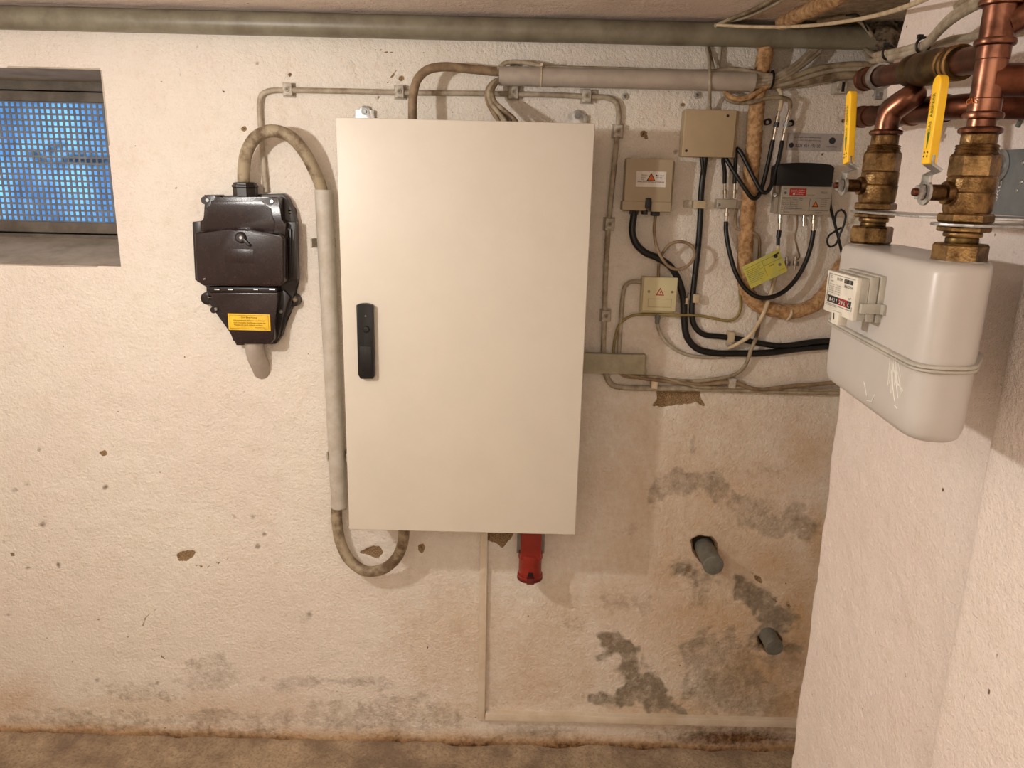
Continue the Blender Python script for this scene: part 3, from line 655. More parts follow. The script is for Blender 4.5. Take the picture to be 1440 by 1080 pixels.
# flat cable round the cabinet and its clips
cable('flat_cable', 'thin grey flat cable clipped round the cabinet top, from brown box to right-hand trunking',
      [(374, 270, .012), (370, 225, .012), (366, 175, .012), (365, 145, .012), (368, 133, .012), (378, 128, .012), (407, 127, .012), (480, 128, .012), (563, 130, .012), (640, 131, .012), (722, 132, .012), (790, 134, .012),
       (824, 136, .012), (856, 138, .012), (867, 145, .012), (870, 160, .012), (868, 190, .012), (862, 250, .012), (856, 315, .012), (852, 380, .012), (850, 443, .012), (848, 500, .012)], 7.5, 'cable_grey', flat=.8)
def saddle(u, v, vert, label, s=1.0, group='grey clips on the flat cable'):
    p = P(u, v, 0); th = thing('cable_clip', label, 'clip', p, group)
    a = .0155*s; bm = nb(); box(bm, p.x-a, p.x+a, -.006, 0, p.z-a*1.15, p.z+a*1.15, .0015); obj('base', bm, 'conduit_upper', th)
    bm = nb(); box(bm, p.x-a*.75, p.x+a*.75, -.022, -.006, p.z-a*1.0, p.z+a*1.0, .003); cap = obj('saddle', bm, 'clip', th)
    bm = nb(); q = Vector((p.x, -.022, p.z)); lathe(bm, q, (0, -1, 0), [(0, .0066), (.003, .0062), (.003, .0040)], 16); obj('boss', bm, 'cable_grey', th)
    bm = nb(); screw(bm, q+Vector((0, -.0022, 0)), (0, -1, 0), .0034, .0015); obj('screw', bm, 'pvc_grey', th)
for u, v, l in ((407, 127, 'grey screwed clip above the brown box'), (563, 130, 'grey screwed clip left of the brown cable arch'), (722, 131, 'grey screwed clip under the big horizontal conduit'),
                (824, 136, 'grey screwed clip before the flat cable turns down'), (868, 185, 'grey clip beside the upper right cabinet corner'), (856, 315, 'grey clip halfway down the cabinet right side'), (851, 443, 'grey clip just above the grey-green trunking box')):
    saddle(u, v, u > 850, l)
cable('arched_cable', 'brown cable arching from the cabinet top into the horizontal conduit',
      [(580, 195, .1), (580, 165, .1), (581, 135, .095), (587, 112, .09), (600, 99, .085), (622, 94, .075), (660, 97, .06), (700, 101, .045), (740, 103, .045)], 12.5, 'cable_brown', n=14)
# horizontal conduit
bm = nb(); a, b = P(702, 106.5, .045), P(1060, 115, .045); pipe(bm, a, b, pw(12.8, P(880, 110)), pw(11.4, P(880, 110)), 32)
tag(obj('cable_conduit', bm, 'conduit_upper'), 'wide grey horizontal conduit tube above the cabinet right half', 'conduit')
for u, v, l in ((722, 105, 'left'), (1047, 114, 'right')):
    p = P(u, v, 0); th = thing('conduit_clip', 'pale clip holding the '+l+' end of the horizontal conduit', 'clip', p); R = pw(13.2, p)
    bm = nb(); box(bm, p.x-.009, p.x+.009, -.02, 0, p.z-R*1.1, p.z+R*1.1, .002); obj('base', bm, 'clip', th)
    for s in (-1, 1):
        bm = nb(); box(bm, p.x-.009, p.x+.009, -.05, -.01, p.z+s*R*1.05-.0025, p.z+s*R*1.05+.0025, .001); obj('arm', bm, 'clip', th)
bm = nb(); p = P(761, 107.5, .045); R = pw(13.6, p)
tube(bm, [p+Vector((0, -R*math.cos(t), R*math.sin(t))) for t in np.linspace(0, 2*PI, 25)], .0016, 6, smooth=False); box(bm, p.x-.003, p.x+.003, -.045-R-.002, -.045-R*.3, p.z+R*.86, p.z+R*1.12, .001)
tag(obj('cable_tie', bm, 'cable_cream'), 'cream cable tie round the horizontal conduit', 'cable tie')
for k, (dx, dd, mm) in enumerate(((0, .0, 'cable_brown'), (4.5, .012, 'cable_grey'), (8, .0, 'cable_old'), (12, .014, 'cable_old'))):
    cable('looped_cable', ['brownish outer', 'grey second', 'dirty third', 'innermost'][k]+' cable of the bunch looping from conduit into the cabinet top',
          [(730, 110, .045), (703, 111+k*1.3, .045), (692+dx*.5, 117, .05+dd), (685+dx*.6, 128, .06+dd), (686+dx*.8, 143, .075+dd), (693+dx*1.5, 157, .09+dd), (701+dx*2, 170, .1+dd), (704+dx*2, 182, .11+dd)], 6.5, mm, group=None)
cable('surface_cable', 'thin grey cable riding on top of the horizontal conduit', [(700, 99, .05), (708, 90, .045), (726, 87, .045), (748, 90, .045), (768, 94, .045), (860, 97, .042), (1000, 100.5, .042), (1030, 97, .045), (1058, 101, .05), (1084, 106, .05), (1100, 104, .05), (1118, 94, .045), (1134, 80, .04), (1146, 68, .03), (1152, 62, .03)], 6.5, 'cable_grey')
cable('thin_cable', 'thin pale cable dropping from the ceiling pipe to the square beige junction box', [(992, 60, .01), (996, 78, .02), (998, 100, .066), (998, 112, .067), (998, 126, .062), (998, 140, .03), (998, 156, .02)], 5, 'cable_grey')
cable('thin_cable', 'thin grey cable between ceiling pipe and conduit, left of the pale one', [(996, 62, .008), (1000, 80, .012), (1004, 98, .02), (1006, 106, .025)], 4, 'cable_old')
cable('thin_cable', 'pale short cable passing from ceiling pipe down behind the conduit', [(1014, 62, .01), (1012, 80, .012), (1010, 100, .015), (1009, 110, .018)], 5, 'cable_grey')
for k in range(3):
    cable('rising_cable', ['upper', 'middle', 'lower'][k]+' of three grey cables fanning up behind the ceiling pipe', [(1052, 108+5*k, .05), (1072, 108+5*k, .05), (1086, 107+4*k, .052), (1106, 99+4.5*k, .05), (1124, 86+5*k, .045), (1138+2*k, 72+5*k, .035), (1148+3*k, 62+5*k, .03)], 6, 'cable_grey')
cable('horizontal_cable', 'upper grey cable leaving the conduit end toward the copper pipes', [(1050, 117, .045), (1080, 117, .05), (1106, 111, .05), (1140, 99, .05), (1168, 93, .05), (1205, 90, .05), (1250, 92, .05), (1350, 92, .05)], 7.5, 'cable_old')
cable('horizontal_cable', 'middle grey cable leaving the conduit end toward the copper pipes', [(1050, 122, .04), (1080, 121, .045), (1110, 116, .045), (1145, 105, .045), (1175, 98, .045), (1210, 96, .045), (1350, 98, .045)], 7, 'cable_grey')
cable('horizontal_cable', 'fat dark lowest cable leaving the conduit end to the right', [(1050, 112, .03), (1085, 119, .03), (1120, 115, .03), (1160, 108, .03), (1200, 104, .03), (1240, 103, .03), (1350, 104, .03)], 14, 'cable_old')
bm = nb(); p = P(1085, 112, .045); R = pw(11, p)
tube(bm, [p+Vector((0, -R*.9*math.cos(t), R*math.sin(t))) for t in np.linspace(0, 2*PI, 25)], .003, 6, smooth=False)
tag(obj('cable_tie', bm, 'black'), 'black cable tie binding the grey cables right of the conduit end', 'cable tie')
# coated pipe
cable('coated_pipe', 'rough ochre coated old pipe running down and curving right behind the coax parts',
      [(1078, 60, .035), (1074, 85, .035), (1069, 110, .028), (1064, 150, .024), (1060, 200, .022), (1055, 260, .02), (1050, 320, .02), (1047, 370, .018), (1049, 405, .018), (1062, 426, .018), (1088, 436, .018), (1115, 438, .018), (1140, 431, .018), (1158, 416, .018), (1170, 398, .018), (1180, 380, .016), (1190, 366, .004), (1196, 356, -.02)], 20, 'jute', 'pipe', rough=.11, n=16)
q = [P(1085, 50, .04), P(1105, 36, .12), P(1128, 22, .22), P(1158, 8, .34), P(1200, -8, .5)]
for v in q: v.z = min(v.z, ZC-.018)
bm = nb(); tube(bm, [Vector((v.x, v.y, ZC-.014)) for v in (P(1100, 30, .1), P(1125, 22, .2), P(1165, 8, .33), P(1215, -10, .5))], .017, 14, rough=.1)
tag(obj('coated_pipe', bm, 'jute'), 'rough ochre coated pipe crossing the ceiling at upper right', 'pipe')
# pipe clamp at lower part of coated pipe
cable('wire_hook', 'small pale wire hook under the curve of the ochre pipe', [(1113, 436, .035), (1113, 442, .04), (1109, 448, .03), (1105, 450, .01)], 4, 'cable_cream', 'hook')
# old frayed cables above the couplers
cable('frayed_cable', 'frayed brown cloth cable sagging below the conduit end', [(1018, 126, .03), (1024, 134, .04), (1036, 139, .045), (1052, 137, .045), (1066, 129, .045), (1080, 121, .045), (1090, 118, .04)], 7, 'jute', rough=.1)
cable('frayed_cable', 'second pale cable below the frayed one, bending down to the right-hand coax coupler', [(1020, 138, .03), (1034, 144, .035), (1056, 144, .045), (1076, 139, .05), (1092, 137, .05), (1104, 138, .045), (1111, 143, .04), (1111, 153, .035)], 6, 'cable_old', rough=.08)
cable('short_cable', 'short cream cable from the cable bunch down to the left coax coupler', [(1092, 122, .03), (1098, 130, .035), (1099, 142, .035), (1096, 156, .035)], 6, 'cable_cream')
# ---- beige junction boxes
def rbox(th, name, u0, v0, u1, v1, d0, d1, m, b=.003, seg=3, parent=None):
    a0, a1, c0, c1 = rect(u0, v0, u1, v1, d1); bm = nb(); box(bm, a0, a1, -d1, -d0, c0, c1, b, seg); return obj(name, bm, m, parent or th), (a0, a1, c0, c1)
jb = thing('junction_box', 'square brownish-beige junction box with two corner screws, right of the cabinet top', 'junction box', P(998, 222, 0))
rbox(jb, 'base', 960, 155, 1037, 221, 0, .032, 'box_beige')
rbox(jb, 'cover', 961, 154, 1034, 221, .031, .048, 'box_beige')
for u, v in ((1023.5, 163), (965, 212)):
    bm = nb(); screw(bm, P(u, v, .048), (0, -1, 0), .0035, .0015); obj('cover_screw', bm, 'bakelite_dark', jb)
bm = nb(); lathe(bm, P(997, 155, .02), (0, 0, 1), [(0, .008), (.006, .007), (.008, .0045)], 14); obj('grommet', bm, 'box_beige', jb)
jb = thing('junction_box', 'beige junction box with white warning sticker and black latch', 'junction box', P(912, 297, 0))
rbox(jb, 'base', 878, 226, 947, 298, 0, .03, 'box_grey')
rbox(jb, 'cover', 879, 223, 946, 284, .029, .06, 'box_grey')
rbox(jb, 'terminal_strip', 875, 283, 909, 296, .02, .06, 'box_grey', .002); rbox(jb, 'terminal_strip', 916, 284, 944, 298, .02, .06, 'box_grey', .002)
rbox(jb, 'latch', 908, 279, 916, 293, .05, .066, 'black', .002)
for u0_, u1_, v0_, v1_ in ((887, 898, 295, 302), (904, 911, 296, 302), (917, 928, 297, 304)):
    rbox(jb, 'cable_gland', u0_, v0_, u1_, v1_, .02, .05, 'black', .002)
o_, (a0, a1, c0, c1) = rbox(jb, 'sticker', 894.5, 241, 936.5, 263, .0601, .0606, 'paper', 0); o_['label'] = 'white warning sticker'
w_, h_ = a1-a0, c1-c0; bm = nb(); O = (a0, -.0606, c0)
lettering(bm, [('Service', w_*.17, h_*.72, h_*.1, w_*.2), ('Antenne', w_*.17, h_*.57, h_*.1, w_*.17), ('Tel.', w_*.17, h_*.43, h_*.1, w_*.1), ('Kabel', w_*.72, h_*.7, h_*.1, w_*.2), ('0221 454', w_*.66, h_*.56, h_*.1, w_*.2), ('www.kabel-service-antenne.de', w_*.05, h_*.28, h_*.12, w_*.9)], O, EX, EZ)
lathe(bm, Vector(O)+EX*w_*.68+EZ*h_*.74, (0, -1, 0), [(0, .0022), (.0003, .0022)], 12)
tri(bm, O, EX, EZ, w_*.5, h_*.38, .0205, .0008); obj('lettering', bm, 'ink', o_)
bm = nb(); tri(bm, O, EX, EZ, w_*.5, h_*.38+.002, .0145, .0012); tq = obj('triangle_fill', bm, 'ink_orange', o_)
bm = nb(); lettering(bm, [('!', w_*.5-.0008, h_*.38+.0035, .008, .0016)], O, EX, EZ, .0016); obj('exclamation_mark', bm, 'ink', o_)
jb = thing('junction_box', 'small cream junction box with red warning triangle', 'junction box', P(927, 441, 0))
rbox(jb, 'base', 902, 390, 950, 440, 0, .028, 'box_cream'); cv, (a0, a1, c0, c1) = rbox(jb, 'cover', 904, 390, 952, 438, .027, .038, 'box_cream', .003)
w_, h_ = a1-a0, c1-c0; O = (a0, -.038, c0)
for fx_ in (.17, .86):
    bm = nb(); lathe(bm, Vector(O)+EX*w_*fx_+EZ*h_*.58, (0, -1, 0), [(0, .0038), (.0008, .0036), (.0008, .002)], 14); obj('cover_screw', bm, 'cable_brown', jb)
bm = nb(); tri(bm, O, EX, EZ, w_*.5, h_*.47, .021, .0006); wt = obj('warning_triangle', bm, 'ink_red', jb, label='red warning triangle')
bm = nb(); tri(bm, O, EX, EZ, w_*.5, h_*.47+.0028, .0135, .001); obj('triangle_fill', bm, 'box_cream', wt)
bm = nb(); prism(bm, [Vector(O)+EX*(w_*.5+a*.02)+EZ*(h_*.47+b*.02)-EY*.0014 for a, b in ((-.02, .2), (.1, .45), (.03, .47), (.08, .7), (-.08, .42), (.0, .4))], (0, .0006, 0)); obj('lightning_bolt', bm, 'ink_red', wt)
for q in ((.16, .86, .12, .13), (.16, .86, .36, .37), (.16, .17, .12, .37), (.85, .86, .12, .37)):
    pass
bm = nb()
for q in ((.16, .86, .12, .135), (.16, .86, .36, .375), (.16, .175, .12, .375), (.845, .86, .12, .375)): quad(bm, O, EX, EZ, w_*q[0], w_*q[1], h_*q[2], h_*q[3], .0004)
obj('label_frame', bm, 'box_grey', jb)
bm = nb(); lathe(bm, P(924, 456, .02), (0, 0, 1), [(0, .0045), (.004, .0062), (.014, .0062), (.015, .0075), (.026, .0075), (.03, .006)], 14); obj('cable_gland', bm, 'pvc_grey', jb)
tk = thing('trunking_box', 'grey-green rectangular trunking box emerging behind the cabinet right edge', 'trunking', P(866, 527, 0))
rbox(tk, 'base', 818, 499, 909, 526, 0, .03, 'trunk', .002); rbox(tk, 'lid', 817, 498, 907, 526, .029, .042, 'trunk', .002)
# ---- black and thin cables on the right of the back wall
cable('black_cable', 'thick black cable from the stickered junction box sweeping down and right', [(892, 292, .04), (891, 305, .045), (889, 325, .05), (894, 342, .05), (907, 355, .045), (926, 363, .04), (943, 375, .035), (954, 394, .025), (961, 420, .018), (962, 448, .015), (966, 474, .015), (980, 490, .015), (1002, 496, .015), (1040, 497, .015), (1080, 496, .015), (1120, 491, .015), (1150, 488, .015), (1200, 486, .015), (1400, 486, .015)], 9.5, 'rubber', n=14)
cable('black_cable', 'black cable hanging from the square beige box then running right behind the meter', [(992, 214, .02), (990, 235, .016), (986, 270, .014), (985, 300, .012), (982, 345, .012), (977, 390, .012), (974, 420, .012), (973, 442, .012), (977, 459, .012), (989, 470, .012), (1012, 473, .012), (1040, 477, .012), (1065, 482, .012), (1092, 486, .014), (1115, 485, .018), (1140, 481, .02), (1172, 479, .02), (1400, 478, .02)], 8, 'rubber', n=14)
cable('black_cable', 'short second black lead beside the cable under the square beige box', [(986, 214, .02), (988, 232, .02), (989, 246, .018), (987, 254, .014)], 6, 'rubber')
def strap(u0, v0, u1, v1, label, m='clip_beige', d=.026):
    p = P((u0+u1)/2, (v0+v1)/2, 0); th = thing('cable_clip', label, 'clip', p)
    a0, a1, c0, c1 = rect(u0, v0, u1, v1, d); horiz = (a1-a0) > (c1-c0)
    bm = nb()
    if horiz: box(bm, a0, a0+.38*(a1-a0), -.010, 0, c0+.001, c1-.001, .001)
    else: box(bm, a0+.001, a1-.001, -.010, 0, c0, c0+.38*(c1-c0), .001)
    obj('base', bm, 'clip', th)
    bm = nb()
    if horiz: box(bm, a0+.4*(a1-a0), a1, -d, 0, c0, c1, .002)
    else: box(bm, a0, a1, -d, 0, c0+.3*(c1-c0), c1, .002)
    obj('strap', bm, m, th)
strap(964, 282, 993, 293, 'beige clip on the black cable, left of the coax splitter'); strap(957, 419, 968, 428, 'beige clip on the thick black cable beside the cream box'); strap(969, 414, 984, 426, 'beige clip on the thinner black cable beside the cream box')
strap(1024, 467, 1033, 488, 'upright pale clip on the horizontal black cable')
cable('coiled_cable', 'thin beige cable with one loop from the stickered box to the cream box', [(922, 300, .04), (920, 325, .045), (923, 345, .05), (929, 360, .055), (940, 374, .06), (954, 379, .06), (969, 372, .06), (977, 358, .058), (973, 346, .055), (958, 340, .05), (943, 343, .045), (934, 353, .04), (928, 364, .03), (926, 378, .025), (926, 394, .02)], 4.5, 'cable_brown')
cable('grey_cable', 'grey cable from the trunking box bending into the left side of the cream box', [(870, 500, .01), (873, 450, .01), (876, 415, .01), (880, 401, .01), (890, 396, .01), (906, 397, .01)], 6, 'cable_grey')
cable('thin_cable', 'thin olive cable running from the trunking box right past the cream box', [(862, 502, .012), (865, 475, .012), (872, 455, .012), (886, 445, .012), (905, 442, .012), (950, 443, .03), (985, 444, .01), (1005, 448, .008), (1026, 451, .008), (1036, 446, .008), (1041, 435, .008), (1041, 418, .008), (1040, 408, .008)], 4, 'cable_olive')
cable('grey_cable', 'thin pale cable hanging from the cream box gland and trailing right', [(924, 452, .02), (927, 465, .018), (935, 479, .016), (949, 491, .014), (967, 499, .01), (990, 502, .008), (1020, 501, .008)], 5, 'cable_grey')
cable('lower_cable', 'grey cable bending out of the trunking box and running low along the wall', [(851, 522, .015), (855, 534, .013), (862, 542, .012), (878, 545, .012), (920, 546, .012), (1000, 547, .012), (1060, 549, .012), (1120, 551, .012), (1190, 552, .012), (1400, 556, .012)], 8, 'cable_grey')
cable('lower_cable', 'grey cable waving above the lowest one and lifting up to the black cables', [(868, 522, .025), (880, 529, .022), (910, 531, .02), (940, 534, .02), (975, 536, .02), (1005, 533, .02), (1030, 528, .018), (1044, 519, .016), (1052, 505, .02), (1056, 492, .026), (1062, 478, .02), (1066, 462, .01), (1068, 440, .01)], 5.5, 'cable_old')
cable('lower_cable', 'brownish cable dipping and rising between trunking box and right wall', [(874, 524, .03), (900, 531, .028), (940, 536, .026), (985, 541, .024), (1020, 538, .024), (1040, 540, .024), (1060, 547, .022), (1080, 547, .02), (1110, 543, .02), (1150, 540, .02), (1190, 537, .02), (1400, 536, .02)], 6, 'cable_brown')
cable('lower_cable', 'thin darker cable crossing the lower run just right of the trunking box', [(872, 525, .02), (895, 529, .026), (930, 531, .034), (980, 544, .03), (1040, 545, .024), (1100, 548, .02), (1190, 549, .02)], 4, 'cable_old')
strap(916, 533, 925, 553, 'pale clip on the low cables above the broken plaster', 'cable_cream', .03); strap(1025, 533, 1035, 552, 'grey clip on the low cables below the black cable', 'clip', .03)
cable('cream_cable', 'cream cable from the amplifier lead down behind the tag to the horizontal cables', [(1094, 345, .03), (1093, 365, .03), (1091, 385, .025), (1085, 408, .03), (1078, 430, .04), (1068, 452, .03), (1054, 472, .03), (1040, 482, .02), (1024, 490, .008)], 6, 'cable_cream')
cable('pale_cable', 'pale bent cable between the splitter and the yellow tag', [(1036, 294, .02), (1034, 310, .012), (1036, 321, .02), (1048, 325, .03), (1060, 327, .035), (1067, 334, .03), (1068, 350, .012), (1067, 370, .01)], 4.5, 'cable_brown')
# ---- coax splitter, couplers, patch cables
sp = thing('coax_splitter', 'small grey metal coax splitter with two leads above and one below', 'splitter', P(1022, 287, 0))
o_, _ = rbox(sp, 'housing', 1008, 280, 1036, 293, .0, .024, 'silver_box', .002)
def conn(bm, p0, p1, r=.0048):
    p0, p1 = Vector(p0), Vector(p1); L = (p1-p0).length
    lathe(bm, p0, p1-p0, [(0, r), (L*.28, r), (L*.30, r*1.3), (L*.55, r*1.3), (L*.57, r*.9), (L*.98, r*.85), (L, r*.6)], 12)
for a, b in (((1019.5, 279, .014), (1019.5, 257, .016)), ((1032, 279, .014), (1033, 257, .016)), ((1022, 293, .014), (1021, 313, .014))):
    bm = nb(); conn(bm, P(*a), P(*b)); obj('connector', bm, 'chrome', sp)
bm = nb(); screw(bm, P(1011, 288, .024), (0, -1, 0), .004, .0015); obj('screw', bm, 'steel_dull', sp)
for k, (a, b, side) in enumerate((((1096, 154, .034), (1087.5, 197, .034), 'left'), ((1111, 152, .034), (1100.5, 198, .034), 'right'))):
    th = thing('coax_coupler', 'silver coax coupler pair, '+side+' of two above the black amplifier', 'connector', P(*b))
    pa, pb, pm = P(*a), P(*b), (P(*a)+P(*b))/2
    bm = nb(); conn(bm, pm, pa, .0046); obj('upper_plug', bm, 'chrome', th); bm = nb(); conn(bm, pm, pb, .0046); obj('lower_plug', bm, 'chrome', th)
    bm = nb(); lathe(bm, pm-(pa-pb).normalized()*.006, pa-pb, [(0, .007), (.012, .007)], 6); obj('hex_joint', bm, 'steel_dull' if k else 'black', th)
for u, v, l in ((1077, 172, 'left'), (1109, 174, 'right')):
    th = thing('earthing_clamp', 'small dark round clamp behind the '+l+' coax coupler', 'clamp', P(u, v, 0))
    bm = nb(); lathe(bm, P(u, v, 0), (0, -1, 0), [(0, .008), (.022, .008), (.024, .006)], 16); obj('stud', bm, 'black', th)
    bm = nb(); lathe(bm, P(u+2, v, .024), (0, -1, 0), [(0, .0045), (.004, .004)], 12); obj('bolt', bm, 'steel', th)
cable('patch_cable', 'black patch cable from the splitter left port in a tight loop to the left coupler', [(1019, 258, .016), (1019, 240, .02), (1017, 225, .025), (1019, 221, .03), (1025, 230, .036), (1036, 248, .045), (1048, 266, .05), (1057, 278, .05), (1063, 279, .05), (1069, 271, .045), (1074, 255, .04), (1080, 230, .036), (1087, 197, .034)], 6, 'rubber')
cable('patch_cable', 'black patch cable from the splitter right port in a tight loop to the right coupler', [(1033, 258, .016), (1034, 235, .02), (1035, 214, .025), (1037, 209, .03), (1042, 215, .036), (1052, 234, .045), (1063, 256, .055), (1071, 269, .06), (1077, 271, .06), (1083, 264, .055), (1090, 243, .045), (1096, 220, .04), (1100, 198, .034)], 6, 'rubber')
cable('coax_loop', 'black coax cable hanging in a wide loop between splitter and amplifier', [(1021, 312, .014), (1021, 325, .02), (1026, 355, .03), (1036, 387, .04), (1050, 408, .045), (1067, 418, .05), (1084, 418, .05), (1102, 410, .045), (1119, 393, .04), (1133, 368, .035), (1141, 343, .03), (1144, 324, .026)], 6.5, 'rubber', n=12)
# ---- amplifier
am = thing('antenna_amplifier', 'grey antenna amplifier with black top cover and printed front', 'amplifier', P(1133, 303, 0))
fr, (a0, a1, c0, c1) = rbox(am, 'housing', 1098, 256, 1169, 302, .0, .045, 'silver_box', .0015)
bm = nb(); a_, b_, cc0, cc1 = rect(1093, 231, 1172, 262, .055)
pts = [(a_, -.055, cc0), (b_, -.055, cc0), (b_+.001, -.055, cc1-.006)]+[(b_-(b_-a_)*t, -.055, cc1+.004*math.sin(PI*t)) for t in (.06, .2, .35, .5, .65, .8, .94)]+[(a_-.001, -.055, cc1-.006)]
prism(bm, pts, (0, .055, 0), .003); obj('top_cover', bm, 'black', am)
w_, h_ = a1-a0, c1-c0; O = (a0, -.045, c0)
bm = nb(); quad(bm, O, EX, EZ, w_*.16, w_*.49, h_*.58, h_*.80, .0005); rl = obj('red_label', bm, 'ink_red', fr if False else am, label='red label')
bm = nb(); lettering(bm, [('Verplombt - Eingriff nur', w_*.18, h_*.735, h_*.028, w_*.28), ('durch den Kundendienst', w_*.18, h_*.68, h_*.028, w_*.28), ('netservice', w_*.29, h_*.61, h_*.035, w_*.14)], (a0, -.0455, c0), EX, EZ); quad(bm, (a0, -.0455, c0), EX, EZ, w_*.23, w_*.27, h_*.605, h_*.65); obj('lettering', bm, 'paper', rl)
bm = nb(); L = [('Netz', w_*.04, h_*.77, h_*.03, w_*.07), ('Hausanschluss-Verstaerker', w_*.5, h_*.60, h_*.03, w_*.17), ('TECH', w_*.78, h_*.66, h_*.06, w_*.12)]
for i in range(6): L += [(['Verstaerkung 30 dB', 'Frequenz 5-862 MHz', 'Entzerrer', 'Pegel 98 dBuV', 'Rueckweg 5-65', 'IN  75 Ohm'][i], w_*.03, h_*(.46-i*.055), h_*.03, w_*.16)]
for i in range(6): L += [(['Ausgang 1', '230 V 50 Hz', '4,5 W', 'Klasse A', 'DIN EN 50083', 'Typ 30'][i], w_*.22, h_*(.46-i*.055), h_*.03, w_*.13)]
for i in range(4): L += [(['Achtung', 'Vor Oeffnen', 'Netzstecker', 'ziehen'][i], w_*.80, h_*(.46-i*.07), h_*.03, w_*.12)]
L += [('Bedienungsanleitung beachten', w_*.08, h_*.17, h_*.04, w_*.36), ('Eingang', w_*.08, h_*.06, h_*.04, w_*.12), ('Ausgang', w_*.72, h_*.06, h_*.04, w_*.12)]
lettering(bm, L, O, EX, EZ)
for q in ((.03, .97, .13, .14), (.2, .205, .22, .5), (.03, .97, .51, .52), (.58, .585, .05, .5)): quad(bm, O, EX, EZ, w_*q[0], w_*q[1], h_*q[2], h_*q[3])
tri(bm, O, EX, EZ, w_*.7, h_*.24, .016, .0006); obj('lettering', bm, 'ink', am)
bm = nb(); tri(bm, O, EX, EZ, w_*.7, h_*.24+.002, .0105, .001); obj('triangle_fill', bm, 'ink_orange', am)
bm = nb(); lathe(bm, Vector(O)+EX*w_*.08+EZ*h_*.66, (0, -1, 0), [(0, .0035), (.0005, .0035)], 16); obj('emblem', bm, mat('blue ink', (70, 86, 110), .5), am)
bm = nb(); lathe(bm, Vector(O)+EX*w_*.40+EZ*h_*.47, (0, -1, 0), [(0, .0035), (.001, .0035), (.001, .001)], 16); obj('adjustment_screw', bm, 'steel', am)
for u, v0_, v1_ in ((1131, 302, 318), (1144.5, 302, 325), (1097.5, 302, 323)):
    bm = nb(); conn(bm, P(u, v0_, .025), P(u-1, v1_, .028)); obj('connector', bm, 'chrome', am)
bm = nb(); box(bm, a0-.010, a0-.001, -.03, -.0, c0+.002, c1-.01, .001); obj('mounting_flange', bm, 'silver_box', am)
bm = nb(); lathe(bm, P(1091, 274, .03), (-.6, -.8, 0), [(0, .006), (.006, .006), (.008, .004)], 14); obj('earth_screw', bm, 'steel', am)
bm = nb(); cyl(bm, P(1096, 324, .028), P(1094.5, 334, .03), .0062, 12); cyl(bm, P(1094.5, 334, .03), P(1094, 347, .03), .005, 12)
tag(obj('plug', bm, 'black'), 'small black plug under the left amplifier connector', 'plug')
cable('thin_wire', 'thin brown earth wire hanging from the amplifier underside', [(1121, 303, .02), (1121, 318, .03), (1118, 332, .035), (1121, 348, .03), (1124, 362, .02), (1119, 366, .02)], 2.6, 'cable_brown', 'wire')
for u, l in ((1106, 'left'), (1118, 'right')):
    th = thing('wall_connector', 'small silver connector on the wall right of the yellow tag, '+l+' of two', 'connector', P(u, 370, 0))
    bm = nb(); conn(bm, P(u+.5, 361, .02), P(u-.5, 379, .02), .004); obj('plug', bm, 'chrome', th); bm = nb(); box(bm, P(u, 370).x-.006, P(u, 370).x+.006, -.015, 0, P(u, 370).z-.006, P(u, 370).z+.006, .001); obj('foot', bm, 'steel_dull', th)
cable('power_cord', 'thin black power cord bundled in small loops right of the amplifier', [(1169, 256, .02), (1167.5, 272, .03), (1168, 290, .03), (1172, 308, .03), (1178, 330, .035), (1183, 352, .035), (1187, 366, .03), (1192, 378, .02)], 4, 'rubber')
cable('cord_loop', 'tied loops of thin black cord beside the amplifier', [(1174, 312, .04), (1176, 300, .045), (1183, 295, .05), (1189, 301, .05), (1187, 315, .048), (1181, 330, .045), (1175, 344, .045), (1167, 347, .045), (1163, 340, .045), (1166, 331, .045), (1175, 325, .042), (1183, 320, .04)], 3, 'rubber')
# tag and sticker
T = [P(1040, 377, .062), P(1092, 352, .05), P(1104, 380, .055), P(1056, 406, .066)]
ox = (T[1]-T[0]).normalized(); oz = (T[0]-T[3]); oz = (oz-ox*oz.dot(ox)).normalized(); tw, thh = (T[1]-T[0]).length, (T[0]-T[3]).length
tn = ox.cross(oz)
tg = thing('hanging_tag', 'faded yellow printed tag tied to the cream cable below the amplifier', 'tag', T[3])
O = T[3]
bm = nb(); obox(bm, O+ox*tw/2+oz*thh/2-tn*.0006, ox*tw/2, oz*thh/2, tn*.0006, .0004); cardo = obj('card', bm, 'tag', tg)
bm = nb(); L = [(s, tw*.05, thh*(.72-i*.075), thh*.035, tw*x) for i, (s, x) in enumerate((('Potentialausgleich vorhanden', .4), ('Erdung nicht entfernen', .36), ('Kabelnetz Hausanschluss', .42), ('Datum  12.05.', .3), ('Wartung nur durch Fachbetrieb', .44), ('Anlage Nr. 45419', .38), ('Kontrolle jaehrlich', .34), ('Unterschrift', .3)))]
L += [('Kabel', tw*.62, thh*.5, thh*.06, tw*.12), ('Service', tw*.8, thh*.16, thh*.04, tw*.16)]
lettering(bm, L, O, ox, oz); 
for q in ((.5, .505, .2, .8), (.5, .97, .62, .63), (.03, .97, .84, .85)): quad(bm, O, ox, oz, tw*q[0], tw*q[1], thh*q[2], thh*q[3])
obj('lettering', bm, 'ink', tg)
bm = nb(); lathe(bm, O+ox*tw*.88+oz*thh*.4, tn, [(0, .004), (.0008, .004), (.0008, .0015)], 16); obj('emblem', bm, 'pvc_grey', tg)
bm = nb(); lathe(bm, O+ox*tw*.86+oz*thh*.8-tn*.001, tn, [(0, .0055), (.0022, .0055), (.0022, .002)], 16); obj('eyelet', bm, 'ink', tg)
